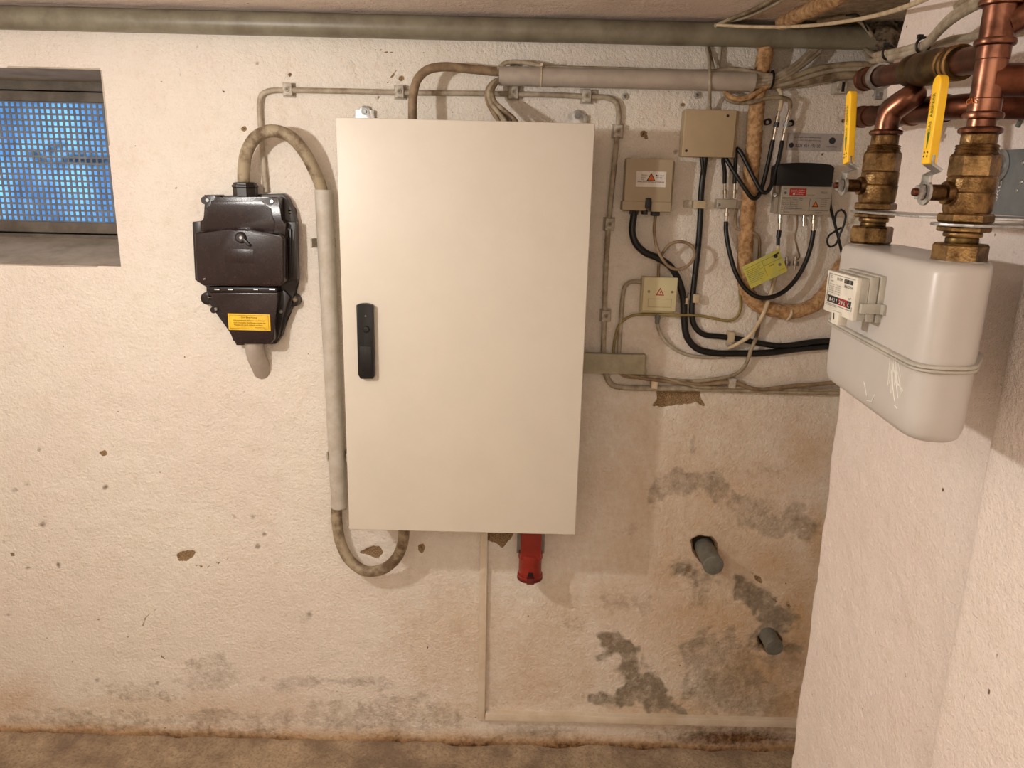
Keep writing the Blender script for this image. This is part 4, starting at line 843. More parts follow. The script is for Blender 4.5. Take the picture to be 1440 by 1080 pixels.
bm = nb(); tube(bm, [O+ox*tw*.86+oz*thh*.8, P(1091, 358, .058), P(1096, 355, .045), P(1096, 360, .025), P(1090, 362, .02)], .0015, 6); obj('tie', bm, 'black', tg)
a0, a1, c0, c1 = rect(1107, 187.5, 1183, 212, .0035)
stk = thing('wall_sticker', 'clear grey sticker with phone number and round logo above the amplifier', 'sticker', ((a0+a1)/2, 0, c0))
bm = nb(); box(bm, a0, a1, -.0035, .0, c0, c1, .0003); obj('film', bm, 'clear', stk)
w_, h_ = a1-a0, c1-c0; O = (a0, -.0035, c0); bm = nb()
lettering(bm, [('Bei Fragen zum Kabelanschluss', w_*.12, h_*.72, h_*.08, w_*.5), ('rufen Sie uns bitte an', w_*.2, h_*.56, h_*.08, w_*.42), ('0221 454 191 00', w_*.16, h_*.18, h_*.2, w_*.46), ('netservice', w_*.73, h_*.22, h_*.08, w_*.2)], O, EX, EZ)
obj('lettering', bm, 'ink', stk)
bm = nb(); p = Vector(O)+EX*w_*.08+EZ*h_*.28; lathe(bm, p, (0, -1, 0), [(0, .0065), (.0005, .0065), (.0005, .004)], 20); p = Vector(O)+EX*w_*.83+EZ*h_*.6; lathe(bm, p, (0, -1, 0), [(0, .0085), (.0006, .0085), (.0006, .0025)], 24)
obj('emblem', bm, mat('dark blue ink', (46, 52, 58), .5), stk)
# wall plugs and a small socket bracket behind the left yellow handle
for u, v, l in ((878.5, 136, 'round screw plug in the wall above the cabinet right corner'), (980, 134, 'small round plug just below the horizontal conduit')):
    th = thing('wall_plug', l, 'plug', P(u, v, 0)); bm = nb(); lathe(bm, P(u, v, -.002), (0, -1, 0), [(0, .009), (.006, .0085), (.007, .005), (.004, .0035)], 18); obj('ring', bm, 'clip', th)
    bm = nb(); screw(bm, P(u, v, .004), (0, -1, 0), .004, .0015); obj('screw', bm, 'steel_dull', th)
th = thing('pipe_bracket', 'small pale wall bracket with dark slot left of the upper copper pipe', 'bracket', P(1180, 122, 0))
rbox(th, 'block', 1177, 114, 1192, 131, 0, .04, 'clip', .003); rbox(th, 'slot', 1184, 115, 1188, 129, .038, .0415, 'black', .001)
# ---- cable duct
bx0, bx1, bz0, bz1 = rect(675.5, 742, 684.5, 1011, .018)
dv = thing('cable_duct', 'narrow white vertical cable duct below the cabinet', 'duct', ((bx0+bx1)/2, 0, bz0))
xt = P(681, 752, .018).x; xb = P(676.5, 1009, .018).x; xm = (xt+xb)/2
bm = nb(); box(bm, xm-.010, xm+.0095, -.012, .003, bz0, -.80, .001); obj('base', bm, 'duct', dv)
bm = nb(); box(bm, xm-.011, xm+.0105, -.018, -.0115, bz0-.001, -.80, .001); obj('cover', bm, 'duct', dv)
za, zb_ = P(690, 1008.5, .02).z, P(1110, 1018.5, .02).z; zm_ = (za+zb_)/2
dh = thing('cable_duct', 'white horizontal cable duct above the floor running right', 'duct', (.4, 0, zm_-.012))
bm = nb(); box(bm, xm+.014, XN, -.014, .003, zm_-.011, zm_+.011, .001); obj('base', bm, 'duct', dh)
bm = nb(); box(bm, xm+.013, XN, -.021, -.0135, zm_-.0125, zm_+.0125, .001); obj('cover', bm, 'duct', dh)
# ---- capped stubs
for u, v, hu, hv, hw, L_, l in ((1003.5, 795.5, 989, 771, 14.5, .1, 'grey pipe stub sticking out of the dark hole in the wall, upper of two'), (1089.5, 911, 1083, 898, 12.5, .065, 'grey pipe stub near the right wall, lower of two')):
    e = P(u, v, L_); s_ = Vector((e.x, .05, e.z)); R = pw(hw, e)
    th = thing('pipe_stub', l, 'pipe', s_)
    bm = nb(); cyl(bm, s_, e+Vector((0, .004, 0)), R*.96, 28); obj('tube', bm, 'pvc_grey', th)
    bm = nb(); lathe(bm, e+Vector((0, .016, 0)), (0, -1, 0), [(0, R), (.014, R), (.016, R*.95), (.0165, R*.9)], 28); obj('end_cap', bm, 'pvc_grey', th)

# ================================================================= GAS INSTALLATION ON THE RIGHT WALL
AL, AR = Vector((.500, -1.005, 0)), Vector((.487, -1.250, 0))
def zat(A, v, u): return P(u, v, -A.y).z
def uz(A, v, ref): return ref
def zlev(A, vs_):                       # heights of image rows v along the vertical axis A
    out = []
    for v in vs_:
        lo_, hi_ = -.6, .6
        for _ in range(40):
            mid = (lo_+hi_)/2; _, pv_ = project(np.float64(A.x), np.float64(A.y), np.float64(mid))
            if pv_ > v: lo_ = mid
            else: hi_ = mid
        out.append(mid)
    return out
def valve(A, vs_, label, s, hb, ht, stem_v, rot):
    # vs_: rows of bead top, collar, ring, hex, body, low hex, plate, thin hex, ring, neck, nut top, nut bottom
    Z = zlev(A, vs_); th = thing('gas_valve', label, 'valve', (A.x, A.y, Z[-1]))
    def seg_(name, z1_, z0_, r, m='brass', n=32, hexa=False, prof=None):
        bm = nb()
        if hexa: hexnut(bm, (A.x, A.y, z0_), EZ, 0, z1_-z0_, r, rot, (1, 0, 0))
        else: lathe(bm, (A.x, A.y, z0_), EZ, prof or [(0, r*.96), (.0015, r), (z1_-z0_-.0015, r), (z1_-z0_, r*.96)], n)
        return obj(name, bm, m, th, ang=30)
    seg_('union_nut', Z[10], Z[11], .0275*s, hexa=True)
    seg_('neck', Z[9], Z[10]-.001, .0165*s, 'brass_old'); seg_('flange_ring', Z[8], Z[9], .0195*s)
    seg_('lock_nut', Z[7], Z[8], .0265*s, hexa=True)
    seg_('lower_hexagon', Z[5], Z[6]+.0005, .0275*s, hexa=True)
    H = Z[3]-Z[5]; bm = nb()
    lathe(bm, (A.x, A.y, Z[5]), EZ, [(0, .0225*s), (.003, .0238*s), (H*.34, .0248*s), (H*.36, .0238*s), (H*.38, .0242*s), (H*.60, .0240*s), (H*.63, .0225*s)], 36); obj('body', bm, 'brass', th, ang=30)
    seg_('upper_hexagon', Z[3], Z[5]+H*.6, .0245*s, hexa=True)
    bm = nb(); lathe(bm, (A.x, A.y, Z[3]-.0002), EZ, [(0, .0215*s), (.001, .022*s)]+[((Z[2]-Z[3])*t, (.0205 if i % 2 else .0215)*s) for i, t in enumerate((.2, .35, .5, .65, .8, .95))], 10); obj('collar_ring', bm, 'brass', th)
    seg_('press_collar', Z[1], Z[2]-.001, .0175*s); 
    bm = nb(); lathe(bm, (A.x, A.y, Z[1]-.002), EZ, [(0, .0175*s), (.002, .021*s), (.005, .0215*s), (.007, .02*s), (.008, .0165*s)], 32); obj('press_bead', bm, 'copper', th)
    # stem, nut, lever, sleeve: the lever turns in a plane parallel to the wall
    zs_ = zlev(A, [stem_v])[0]; sp_ = Vector((A.x-.018*s, A.y, zs_)); tip = sp_-EX*.032
    bm = nb(); lathe(bm, sp_+EX*.004, -EX, [(0, .013*s), (.014, .012*s), (.015, .0085), (.036, .0085)], 20); st = obj('stem', bm, 'brass', th, label='reddish brass stem')
    bm = nb(); hexnut(bm, tip, -EX, 0, .007, .0085); ln = obj('stem_nut', bm, 'steel', th)
    bm = nb(); lathe(bm, tip-EX*.0072, -EX, [(0, .0045), (.004, .004), (.0045, .003)], 12); obj('stem_tip', bm, 'copper_dark', th)
    lxp = tip.x+.0015
    B0 = Vector((lxp, tip.y, zs_)); hb_ = PX(hb[0], hb[1], lxp-.022); ht_ = PX(ht[0], ht[1], lxp-.022)
    # flat steel lever: disc, crank, strap into the sleeve
    bm = nb(); lathe(bm, B0+EX*.0015, -EX, [(0, .0135*s), (.003, .0135*s)], 24)
    wv = EY*.0085
    path = [B0+EZ*.006, B0+EZ*.018, Vector((lxp-.012, hb_.y, (B0.z+hb_.z)/2+.008)), hb_, hb_+(ht_-hb_)*.1]
    for a, b in zip(path, path[1:]):
        d = (b-a); mid = (a+b)/2; t_ = d.normalized(); nrm = t_.cross(EY).normalized()
        obox(bm, mid, d*.54, EY*.0085, nrm*.0015, .0005)
    obj('lever', bm, 'steel', th)
    bm = nb(); d = ht_-hb_; t_ = d.normalized(); nrm = t_.cross(EY).normalized(); L_ = d.length; side = nrm.cross(t_).normalized()
    pts = []
    for k in range(9): a = PI*k/8; pts.append(hb_+t_*(L_-.009)+side*math.cos(a)*.0078+t_*math.sin(a)*.009)
    pts += [hb_-side*.0074, hb_+side*.0074]
    prism(bm, [p+nrm*.0045 for p in pts], -nrm*.009, .002, 3); sl = obj('handle_sleeve', bm, 'yellow', th, label='yellow plastic handle sleeve')
    nx = nrm if nrm.x < 0 else -nrm; xd = t_; ud = nx.cross(xd)
    O_ = hb_+nx*.0047
    bm = nb(); lettering(bm, [('GAS  ABSPERR', L_*.36, -.0025, .005, L_*.44)], O_+ud*.0, xd, ud, .0004)
    prism(bm, [O_+xd*L_*.18+nx*.0004, O_+xd*L_*.36+ud*.0022+nx*.0004, O_+xd*L_*.36-ud*.0022+nx*.0004], -nx*.0003); obj('print', bm, 'ink_green', th)
    bm = nb(); lettering(bm, [('EN 331', L_*.62, .0045, .003, L_*.2)], O_, xd, ud, .0004); obj('print', bm, 'ink_red', th)
    bm = nb()
    for a in (.09, .135):
        for b in (-.003, .003): lathe(bm, O_+xd*L_*a+ud*b, nx, [(0, .001), (.0003, .001)], 8)
    obj('print', bm, 'ink', th)
    return th, Z
_, ZL = valve(AL, [184, 189, 204, 214, 243, 285, 296, 300, 306, 312, 318, 342], 'brass gas valve with yellow lever, farther of two, left end of the meter', 1.0, (1193, 230), (1198, 128), 262, .3)
_, ZR = valve(AR, [180, 187, 203, 217, 250, 300, 314, 318, 326, 333, 342, 373], 'brass gas valve with yellow lever, nearer of two, right end of the meter', 1.0, (1306, 231), (1325, 105), 272, .1)

# gas meter
GY0, GY1, GX0, GX1 = -.968, -1.302, .445, .556
GZ1, GZ0 = ZL[11]-.0015, -.267
def outline(inset, n=8):
    base = [(.459, -.99, .032), (.437, -1.302, .030), (.492, -1.304, .022), (.546, -1.222, .035), (.556, -.972, .03)]
    cx_, cy_ = .495, -1.135; pts = []; k_ = len(base)
    for i, (x, y, r) in enumerate(base):
        p = Vector((x, y)); a = Vector(base[i-1][:2]); b = Vector(base[(i+1) % k_][:2])
        q0 = p+(a-p).normalized()*r; q1 = p+(b-p).normalized()*r
        for j in range(n+1):
            t = j/n; pts.append(q0*(1-t)**2+p*2*t*(1-t)+q1*t*t)
    return [(cx_+(p.x-cx_)*(1-inset/.052), cy_+(p.y-cy_)*(1-inset/.165)) for p in pts]
gm = thing('gas_meter', 'grey gas meter hanging between two brass valves on the right wall', 'gas meter', ((GX0+GX1)/2, -1.12, GZ0))
def loft(bm, secs, cap=True):
    prev = None
    for inset, z in secs:
        ring = [bm.verts.new((x, y, z)) for x, y in outline(inset)]
        if prev:
            for i in range(len(ring)): bm.faces.new((prev[i], prev[(i+1) % len(ring)], ring[(i+1) % len(ring)], ring[i]))
        elif cap: bm.faces.new(ring[::-1])
        prev = ring
    if cap: bm.faces.new(prev)
GB = zlev(Vector((GX0, -1.12, 0)), [473])[0]
bm = nb(); loft(bm, [(.014, GZ0), (.006, GZ0+.004), (.0015, GZ0+.012), (0, GZ0+.03), (0, GB)]); obj('lower_shell', bm, 'meter', gm, ang=50)
bm = nb(); loft(bm, [(0, GB), (0, GZ1-.012), (.001, GZ1-.006), (.004, GZ1-.002), (.010, GZ1)]); obj('upper_shell', bm, 'meter', gm, ang=50)
bm = nb(); loft(bm, [(0, GB-.004), (-.005, GB-.004), (-.006, GB-.003), (-.006, GB-.0008), (-.0038, GB), (-.006, GB+.0008), (-.006, GB+.003), (-.005, GB+.004), (0, GB+.004)], False); obj('seam_flange', bm, 'index', gm, ang=50)
for A in (AL, AR):
    bm = nb(); lathe(bm, (A.x, A.y, GZ1-.001), EZ, [(0, .030), (.002, .029), (.0025, .02)], 32); obj('port_ring', bm, 'steel', gm)
# scratches of white paint on the lower shell
def PM(u, v):
    X = .45
    for _ in range(6): p_ = PX(u, v, X); X = .459+(.437-.459)*(p_.y+.99)/(-1.302+.99)
    return PX(u, v, X-.0002)
bm = nb(); random.seed(5)
for k in range(16):
    u_ = 1256+random.uniform(-5, 7); v0_ = 497+random.uniform(0, 30); v1_ = v0_+random.uniform(20, 46)
    a, b = PM(u_, v0_), PM(u_+random.uniform(-3, 5), min(v1_, 572)); tube(bm, [a, (a+b)/2+EY*random.uniform(-.001, .001), b], .0007, 5, flat=.4)
for a, b in (((1215, 537), (1219, 557)), ((1230, 555), (1226, 564)), ((1219, 563), (1226, 565)), ((1258, 570), (1262, 575)), ((1263, 540), (1270, 550)), ((1269, 548), (1266, 556))):
    tube(bm, [PM(*a), PM(*b)], .0006, 5, smooth=False)
obj('scratches', bm, 'white_scratch', gm, label='white scratch marks')
# index unit
XI = .414
def rx(us_, vs__, X): return PX(us_, vs__, X)
ya, yb = (PX(1167, 379, XI).y+PX(1160, 434, XI).y)/2, (PX(1209, 392, XI).y+PX(1200, 453, XI).y)/2
zt_, zb2 = (PX(1167, 379, XI).z+PX(1209, 392, XI).z)/2, (PX(1160, 434, XI).z+PX(1200, 453, XI).z)/2
wI = ya-yb; hI = zt_-zb2
lay = [(XI+.002, XI+.012), (XI+.0133, XI+.0233), (XI+.0246, GX0+.004)]
for k, (a, b) in enumerate(lay):
    bm = nb(); g = .0015*k; box(bm, a, b, yb-g, ya+g, zb2-g*.5, zt_+g, .002); obj('index_housing', bm, 'index', gm)
bm = nb(); box(bm, XI+.003, GX0, yb+.002, ya-.002, zb2+.002, zt_-.002); obj('gap_filler', bm, 'index_front', gm)
bm = nb(); box(bm, XI-.002, XI+.0035, yb, ya, zb2, zt_, .0012); fc = obj('index_front', bm, 'index_front', gm)
O = Vector((XI-.002, ya, zb2)); xd, ud = -EY, EZ
bm = nb()
for q in ((.06, .94, .93, .945), (.06, .085, .30, .945), (.06, .94, .20, .215), (.925, .94, .2, .3), (.06, .45, .165, .18)): quad(bm, O, xd, ud, wI*q[0], wI*q[1], hI*q[2], hI*q[3])
obj('rim_line', bm, 'steel_dull', gm)
bm = nb(); quad(bm, O, xd, ud, wI*.1, wI*.9, hI*.25, hI*.42); obj('counter_strip', bm, 'black', gm)
bm = nb(); quad(bm, O, xd, ud, wI*.5, wI*.78, hI*.255, hI*.415, .0006); obj('decimal_field', bm, 'ink_red', gm)
bm = nb(); quad(bm, O, xd, ud, wI*.79, wI*.89, hI*.265, hI*.405, .0006)
for k in range(5): quad(bm, O, xd, ud, wI*(.125+.075*k), wI*(.175+.075*k), hI*.28, hI*.39, .0006)
for k in range(3): quad(bm, O, xd, ud, wI*(.53+.08*k), wI*(.585+.08*k), hI*.28, hI*.39, .0009)
obj('number_wheel', bm, 'bakelite_dark', gm)
bm = nb(); lettering(bm, [(s, wI*(.125+.075*k)+.0004, hI*.29, hI*.09, wI*.035) for k, s in enumerate('01427')]+[(s, wI*(.53+.08*k)+.0004, hI*.29, hI*.09, wI*.04) for k, s in enumerate('386')]+[('C', wI*.81, hI*.28, hI*.1, wI*.06)], O, xd, ud, .0012); obj('digits', bm, 'paper', gm)
bm = nb(); L = [('BK-G4M', wI*.36, hI*.82, hI*.07, wI*.18), ('m', wI*.80, hI*.455, hI*.05, wI*.05), ('3', wI*.86, hI*.48, hI*.03, wI*.03), ('38612754', wI*.62, hI*.7, hI*.07, wI*.28), ('Gaszaehler', wI*.13, hI*.76, hI*.035, wI*.12), ('C', wI*.14, hI*.84, hI*.07, wI*.05)]
for i, (s, t) in enumerate((('Qmax 6 m3/h', 'V 1,2 dm3'), ('Qmin 0,04', 'pmax 0,5 bar'), ('Bj. 2012', 'tm -25 C'), ('DE-07-MI002', 'PTB 001'), ('EN 1359', '1 imp'))):
    L += [(s, wI*.12, hI*(.68-i*.05), hI*.03, wI*.17), (t, wI*.34, hI*(.68-i*.05), hI*.03, wI*.17)]
lettering(bm, L, O, xd, ud)
x_ = .60
random.seed(9)
while x_ < .89:
    wbar = random.choice((.008, .012, .02)); quad(bm, O, xd, ud, wI*x_, wI*(x_+wbar), hI*.80, hI*.90); x_ += wbar+random.choice((.008, .012))
obj('lettering', bm, 'ink', gm)
bm = nb(); cT = PX(1213, 432, XI+.012); obox(bm, Vector((XI+.020, yb-.004, cT.z)), (.016, 0, 0), (0, .003, 0), (0, 0, .006), .001); obox(bm, Vector((GX0-.002, yb-.008, cT.z)), (.002, 0, 0), (0, .007, 0), (0, 0, .006), .0005); obj('seal_strap', bm, 'index', gm)
bm = nb(); obox(bm, Vector((XI, (ya+yb)/2-.003, zb2-.003)), (.006, 0, 0), (0, .011, 0), (0, 0, .008), .001); obj('seal_tab', bm, 'index_front', gm)
bm = nb(); obox(bm, Vector((XI-.0063, (ya+yb)/2-.001, zb2-.001)), (.0004, 0, 0), (0, .0006, .0), (0, .001, .004)); obj('tab_slot', bm, 'ink', gm)

# bracket holding the valves: wall plate with two arms
PY0 = PX(1392, 250, XR).y; bz1_ = PX(1425, 211, XR).z; bz0_ = PX(1425, 303, XR).z
bk = thing('meter_bracket', 'grey galvanised steel bracket on the right wall carrying the two valves', 'bracket', (XR, -1.2, bz0_))
bm = nb(); box(bm, XR-.010, XR+.002, -1.34, PY0+.01, bz0_, bz1_, .001); obj('wall_plate', bm, 'bracket_grey', bk)
za_ = (ZL[6]+ZR[6])/2
def arm(A, z, yend):
    bm = nb(); pts = []
    for k in range(13): t = PI/2+PI*k/12; pts.append((A.x+.033*math.cos(t)-.0, A.y+.033*math.sin(t), z))
    pts += [(XR-.008, A.y-.033, z), (XR-.008, yend, z), (A.x, A.y+.033, z)]
    prism(bm, pts, (0, 0, -.003), .0008); return obj('arm', bm, 'steel', bk)
arm(AR, (ZR[6]+ZR[7])/2+.0015, AR.y+.033)
zl_ = (ZL[6]+ZL[7])/2+.0015
bm = nb(); pts = [(AL.x+.032*math.cos(t), AL.y+.032*math.sin(t), zl_) for t in np.linspace(0, PI, 13)]
pts += [(AL.x-.032, AL.y-.02, zl_), (AR.x-.02, AR.y+.06, zl_), (AR.x+.05, AR.y+.03, zl_), (XR-.008, AR.y+.0, zl_), (XR-.008, AR.y+.09, zl_), (AL.x+.034, AL.y-.05, zl_)]
prism(bm, pts, (0, 0, -.003), .0008); obj('arm', bm, 'steel', bk)
p = PX(1406, 233, XR-.010); bm = nb(); lathe(bm, p, -EX, [(0, .021), (.0015, .021), (.002, .015), (.0035, .014)], 28); ws = obj('washer', bm, 'steel_dull', bk)
bm = nb(); hexnut(bm, p-EX*.0035, -EX, 0, .007, .011); obj('bolt', bm, 'steel', bk)
bm = nb(); p = PX(1402, 283, XR-.010); lettering(bm, [('SRG', 0, 0, .009, .026)], p, (0, -.25, 1), (0, 1, .25), .0006) if False else lettering(bm, [('SRG', 0, 0, .008, .026)], p, (0, -.2, 1), (0, 1, .2), .0006); obj('stamping', bm, 'paper', bk)
bm = nb()
for u, v in ((1436, 256), (1430, 268), (1438, 229)): screw(bm, PX(u, v, XR-.010), -EX, .003, .001)
obj('rivet', bm, 'steel', bk)

# copper pipes
def px3(lst): return [PX(*a) for a in lst]
RC = .0138
# vertical riser above the near valve
top = Vector((AR.x, AR.y, .30)); b0 = Vector((AR.x, AR.y, ZR[0]-.002))
cr = thing('copper_riser', 'upright copper pipe with press fittings rising from the nearer valve', 'pipe', b0)
z65, z160 = zlev(AR, [60, 163]); z5 = zlev(AR, [3])[0]
bm = nb(); cyl(bm, b0, (AR.x, AR.y, z160+.002), RC, 28); obj('pipe', bm, 'copper', cr)
def fitting(A, z0_, z1_, r=.0160, m='copper', parent=None):
    bm = nb(); H = z1_-z0_
    lathe(bm, (A.x, A.y, z0_), EZ, [(0, r*.95), (.001, r*1.2), (.004, r*1.25), (.0065, r*1.2), (.008, r*1.0), (.02, r), (.021, r*.95), (H*.5, r*.95), (H-.021, r*.95), (H-.02, r), (H-.008, r), (H-.0065, r*1.2), (H-.004, r*1.25), (H-.001, r*1.2), (H, r*.95)], 32)
    return obj('tee_fitting', bm, m, parent or cr)
fitting(AR, z160-.004, z65+.004)
bm = nb(); cyl(bm, (AR.x, AR.y, z65), (AR.x, AR.y, z5+.01), .0160, 28); obj('pipe', bm, 'copper', cr)
fitting(AR, z5-.004, .30, .0172)
bm = nb(); lettering(bm, [('GAS', 0, 0, .006, .016)], Vector((AR.x-.0156, AR.y+.006, zlev(AR, [147])[0])), -EY, EZ, .0006); obj('print', bm, 'ink_orange', cr)
zr = zlev(AR, [112])[0]; bm = nb(); lathe(bm, (AR.x, AR.y, zr), (1, -.12, 0), [(0, .0165), (.040, .0165), (.042, .0188), (.049, .0188), (.051, .0165), (.14, .0165)], 28); obj('branch', bm, 'copper_dark', cr)
bm = nb(); tube(bm, [(AR.x+.005, AR.y, z5-.02), (AR.x+.025, AR.y-.004, z5-.008), (AR.x+.06, AR.y-.02, z5+.012), (AR.x+.12, AR.y-.04, z5+.04)], .0165, 20); obj('branch', bm, 'copper', cr)
# upper horizontal run with dark valve body
A0, A1 = PX(1213, 112, .565), Vector((AR.x, AR.y, zlev(AR, [80])[0])); dA = (A1-A0)
cu = thing('copper_run', 'tarnished copper pipe with end cap and old brass coupling running along the right wall', 'pipe', A0)
bm = nb(); cyl(bm, A0+dA*.02, A0+dA*.99, .0148, 28); obj('pipe', bm, 'copper_dark', cu)
bm = nb(); lathe(bm, A0, dA, [(0, .007), (.003, .014), (.010, .017), (.018, .0185), (.024, .0185), (.027, .0162), (.055, .0162)], 28); obj('end_cap', bm, 'copper_dark', cu)
LA = dA.length
bm = nb(); lathe(bm, A0, dA, [(LA*.47, .0165), (LA*.49, .0205), (LA*.53, .021), (LA*.54, .0185), (LA*.57, .021), (LA*.70, .0215), (LA*.72, .0178), (LA*.84, .0178)], 24); obj('coupling', bm, 'brass_old', cu)
for t in (.76, .79, .82): 
    bm = nb(); lathe(bm, A0, dA, [(LA*t, .0178), (LA*t+.001, .0198), (LA*t+.004, .0198), (LA*t+.005, .0178)], 28); obj('ring', bm, 'brass', cu)
def clampring(c, ax, r, label, down=True):
    th = thing('pipe_clamp', label, 'clamp', c); ax = Vector(ax).normalized()
    bm = nb(); lathe(bm, c-ax*.008, ax, [(0, r), (0, r+.003), (.005, r+.0035), (.011, r+.0035), (.016, r+.003), (.016, r)], 28, cap=False); obj('band', bm, 'steel', th)
    bm = nb(); a, b, _ = frame_from(ax)
    obox(bm, c-EZ*(r+.009), EX*.006, EY*.0015, EZ*.008, .0005); obox(bm, c-EZ*(r+.009)-EY*.004, EX*.006, EY*.0015, EZ*.008, .0005); obj('ear', bm, 'steel', th)
    bm = nb(); cyl(bm, c-EZ*(r+.010)+EY*.012, c-EZ*(r+.010)-EY*.012, .0032, 10); obj('bolt', bm, 'steel_dull', th)
    bm = nb(); cyl(bm, c+EX*r, Vector((XR+.003, c.y, c.z)), .004, 10); obj('rod', bm, 'steel_dull', th)
clampring(A0+dA*.2, dA, .0165, 'steel pipe clamp near the capped end of the upper copper pipe')
# lower horizontal run and elbow down to the far valve
B0 = PX(1206, 165, .565); B1 = PX(1352, 150, .560); dB = B1-B0; LB = dB.length
cl = thing('copper_elbow', 'dark copper pipe bending from the farther valve into a capped horizontal run', 'pipe', Vector((AL.x, AL.y, ZL[0])))
bm = nb(); lathe(bm, B0, dB, [(0, .007), (.003, .014), (.010, .017), (.022, .0175), (.023, .016), (.05, .016)], 28); obj('end_cap', bm, 'copper_dark', cl)
bm = nb(); cyl(bm, B0+dB*.05, B0+dB*.95, .0145, 28); obj('run', bm, 'copper_dark', cl)
bm = nb(); e0 = Vector((AL.x, AL.y, ZL[0]-.002)); J = B0+dB*.52
tube(bm, [e0, e0+EZ*.012, e0+EZ*.026+Vector((.003, -.003, 0)), (e0+EZ*.045+Vector((.020, -.02, 0))), J+Vector((-.012, .022, .002)), J, J+dB.normalized()*.03], .0152, 24, step=.004); obj('bend', bm, 'copper', cl)
bm = nb(); lathe(bm, J, dB, [(0, .0165), (.001, .0178), (.022, .018), (.024, .0195), (.03, .0195), (.032, .0178), (LB*.36, .0178)], 28); obj('press_fitting', bm, 'copper_dark', cl)
bm = nb(); tube(bm, [B1-dB*.1, B1, B1+dB*.08+Vector((.02, 0, 0)), B1+dB*.12+Vector((.07, 0, 0)), Vector((XR+.01, B1.y-.035, B1.z))], .0155, 20); obj('wall_elbow', bm, 'copper_dark', cl)
clampring(B0+dB*.42, dB, .0178, 'steel pipe clamp on the lower copper pipe above the far valve')

# cables over ceiling and right wall
def cable3(name, label, pts, r, m, cat='cable', n=10):
    bm = nb(); tube(bm, pts, r, n); return tag(obj(name, bm, m, ang=60), label, cat)
cable3('white_cable', 'long cream cable sagging below the ceiling at upper right', [P(1008, 35, .10), P(1040, 37, .13), P(1090, 38, .20), P(1140, 36, .32), P(1190, 30, .48), P(1235, 21, .65), P(1275, 9, .82), P(1310, -6, .98), P(1370, -40, 1.15)], .0038, 'cable_cream')
zc_ = ZC-.006
def onceil(u, v): 
    r = ROT @ np.array([u-720.0, 540.0-v, -F]); t = zc_/r[2]; return Vector((r[0]*t, -D+r[1]*t, zc_))
cable3('ceiling_cable', 'pale cable clipped to the ceiling, nearer of the two leaving the long cream cable', [P(1006, 36, .075), onceil(1020, 31), onceil(1045, 25), onceil(1070, 15), onceil(1090, 5), onceil(1112, -8)], .0045, 'cable_grey')
cable3('ceiling_cable', 'darker cable clipped to the ceiling behind the pale one', [P(1010, 34, .07), onceil(1026, 27), onceil(1052, 17), onceil(1076, 5), onceil(1096, -8)], .004, 'cable_old')
cable3('ceiling_cable', 'dark thin cable along the ceiling in front of the ochre pipe', [P(1090, 38, .06), onceil(1108, 31), onceil(1130, 22), onceil(1160, 6), onceil(1190, -8)], .003, 'cable_old')
cable3('hanging_cable', 'short grey cable with black tape dropping over the ceiling pipe end', [onceil(1150, 30), onceil(1190, 24), P(1212, 32, .09), P(1222, 44, .085), P(1226, 50, .075)], .005, 'cable_grey')
bm = nb(); tube(bm, [P(1190, 22, .2), P(1203, 20, .16), P(1214, 30, .1), P(1221, 44, .092)], .002, 6)
tag(obj('black_wire', bm, 'black'), 'thin black wire wrapped over the short grey cable by the ceiling pipe end', 'wire')
XC = .60
for k, (dv_, l) in enumerate(((0, 'upper grey cable bending from the back wall onto the right wall'), (7, 'lower grey cable bending from the back wall onto the right wall'))):
    cable3('bent_cable', l, [P(1218-k*2, 70+dv_*.3, .12), P(1226-k*3, 76+dv_, .25), PX(1240, 76+dv_, .61), PX(1262, 72+dv_, XC), PX(1282, 67+dv_, XC), PX(1297, 63+dv_*.6, XC), PX(1310, 52+dv_*.6, XC-.01), PX(1326, 34+dv_*.8, XC-.02), PX(1344, 18+dv_, XC-.03), PX(1372, 2+dv_, XC-.04), PX(1400, -10+dv_, XC-.05)], .0052, 'cable_grey', n=12)
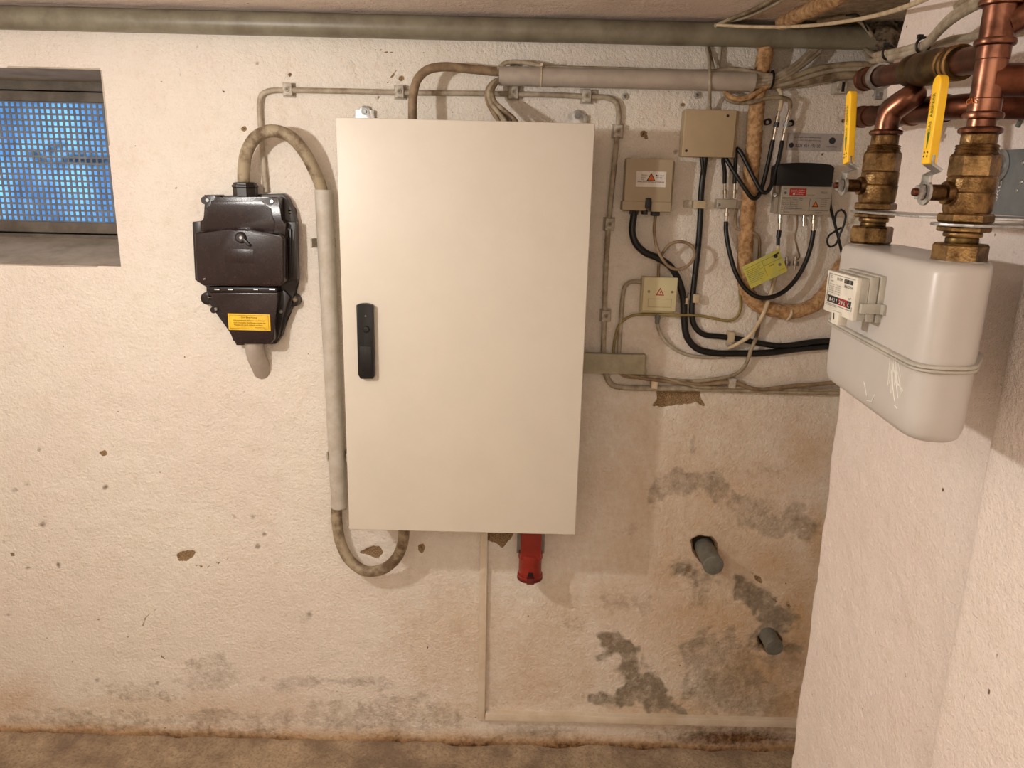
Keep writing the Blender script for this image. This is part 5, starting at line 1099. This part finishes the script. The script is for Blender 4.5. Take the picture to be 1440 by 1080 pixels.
cable3('bent_cable', 'third thin grey cable rising under the bunch past the copper riser', [PX(1296, 68, XC+.03), PX(1318, 62, XC+.025), PX(1340, 55, XC+.025), PX(1362, 52, XC+.025), PX(1400, 47, XC+.025), PX(1440, 44, XC+.025)], .005, 'cable_grey')
cable3('bent_cable', 'brown cable on top of the bunch near the copper tee', [PX(1346, 10, XC-.01), PX(1362, -2, XC-.01), PX(1390, -14, XC-.02)], .006, 'cable_old')
for (u, v), l in (((1298, 62), 'black cable tie where the grey cables bend up along the right wall'), ((1250, 72), 'dark cable tie on the grey cables by the mortar lump')):
    c = PX(u, v+2, XC); bm = nb(); tube(bm, [c+Vector((.010*math.cos(t), 0, .011*math.sin(t))) for t in np.linspace(0, 2*PI, 21)], .0022, 6, smooth=False); obox(bm, c+Vector((-.006, 0, .012)), (.004, 0, 0), (0, .003, 0), (0, 0, .003), .0005)
    tag(obj('cable_tie', bm, 'black'), l, 'cable tie')
# dark bar seen behind the riser at the right frame edge
bm = nb(); a, b = PX(1421, 46, .60), PX(1440, 22, .60); tube(bm, [a, b, b+(b-a)*2], .006, 8, smooth=False)
tag(obj('dark_cable', bm, 'rubber'), 'short black cable end behind the copper riser at the right edge', 'cable')
cable3('thin_wire', 'short dark wire hanging by the right frame edge above the bracket', [PX(1431, 178, .63), PX(1436, 168, .63), PX(1441, 156, .63), PX(1447, 140, .64)], .003, 'pvc_grey', 'wire')

# lamp over the room: cord and socket above the bulb light
lp = thing('pendant_lamp', 'bare pendant lamp hanging from the ceiling left of the window view', 'lamp', (LAMP[0], LAMP[1], ZC))
bm = nb(); cyl(bm, (LAMP[0], LAMP[1], ZC+.01), (LAMP[0], LAMP[1], LAMP[2]+.09), .003, 8); obj('cord', bm, 'black', lp)
bm = nb(); lathe(bm, (LAMP[0], LAMP[1], LAMP[2]+.035), EZ, [(0, .014), (.03, .017), (.05, .012), (.058, .005)], 20); obj('lamp_socket', bm, 'black', lp)
bpy.data.objects.remove(_fo); bpy.data.curves.remove(_fd)
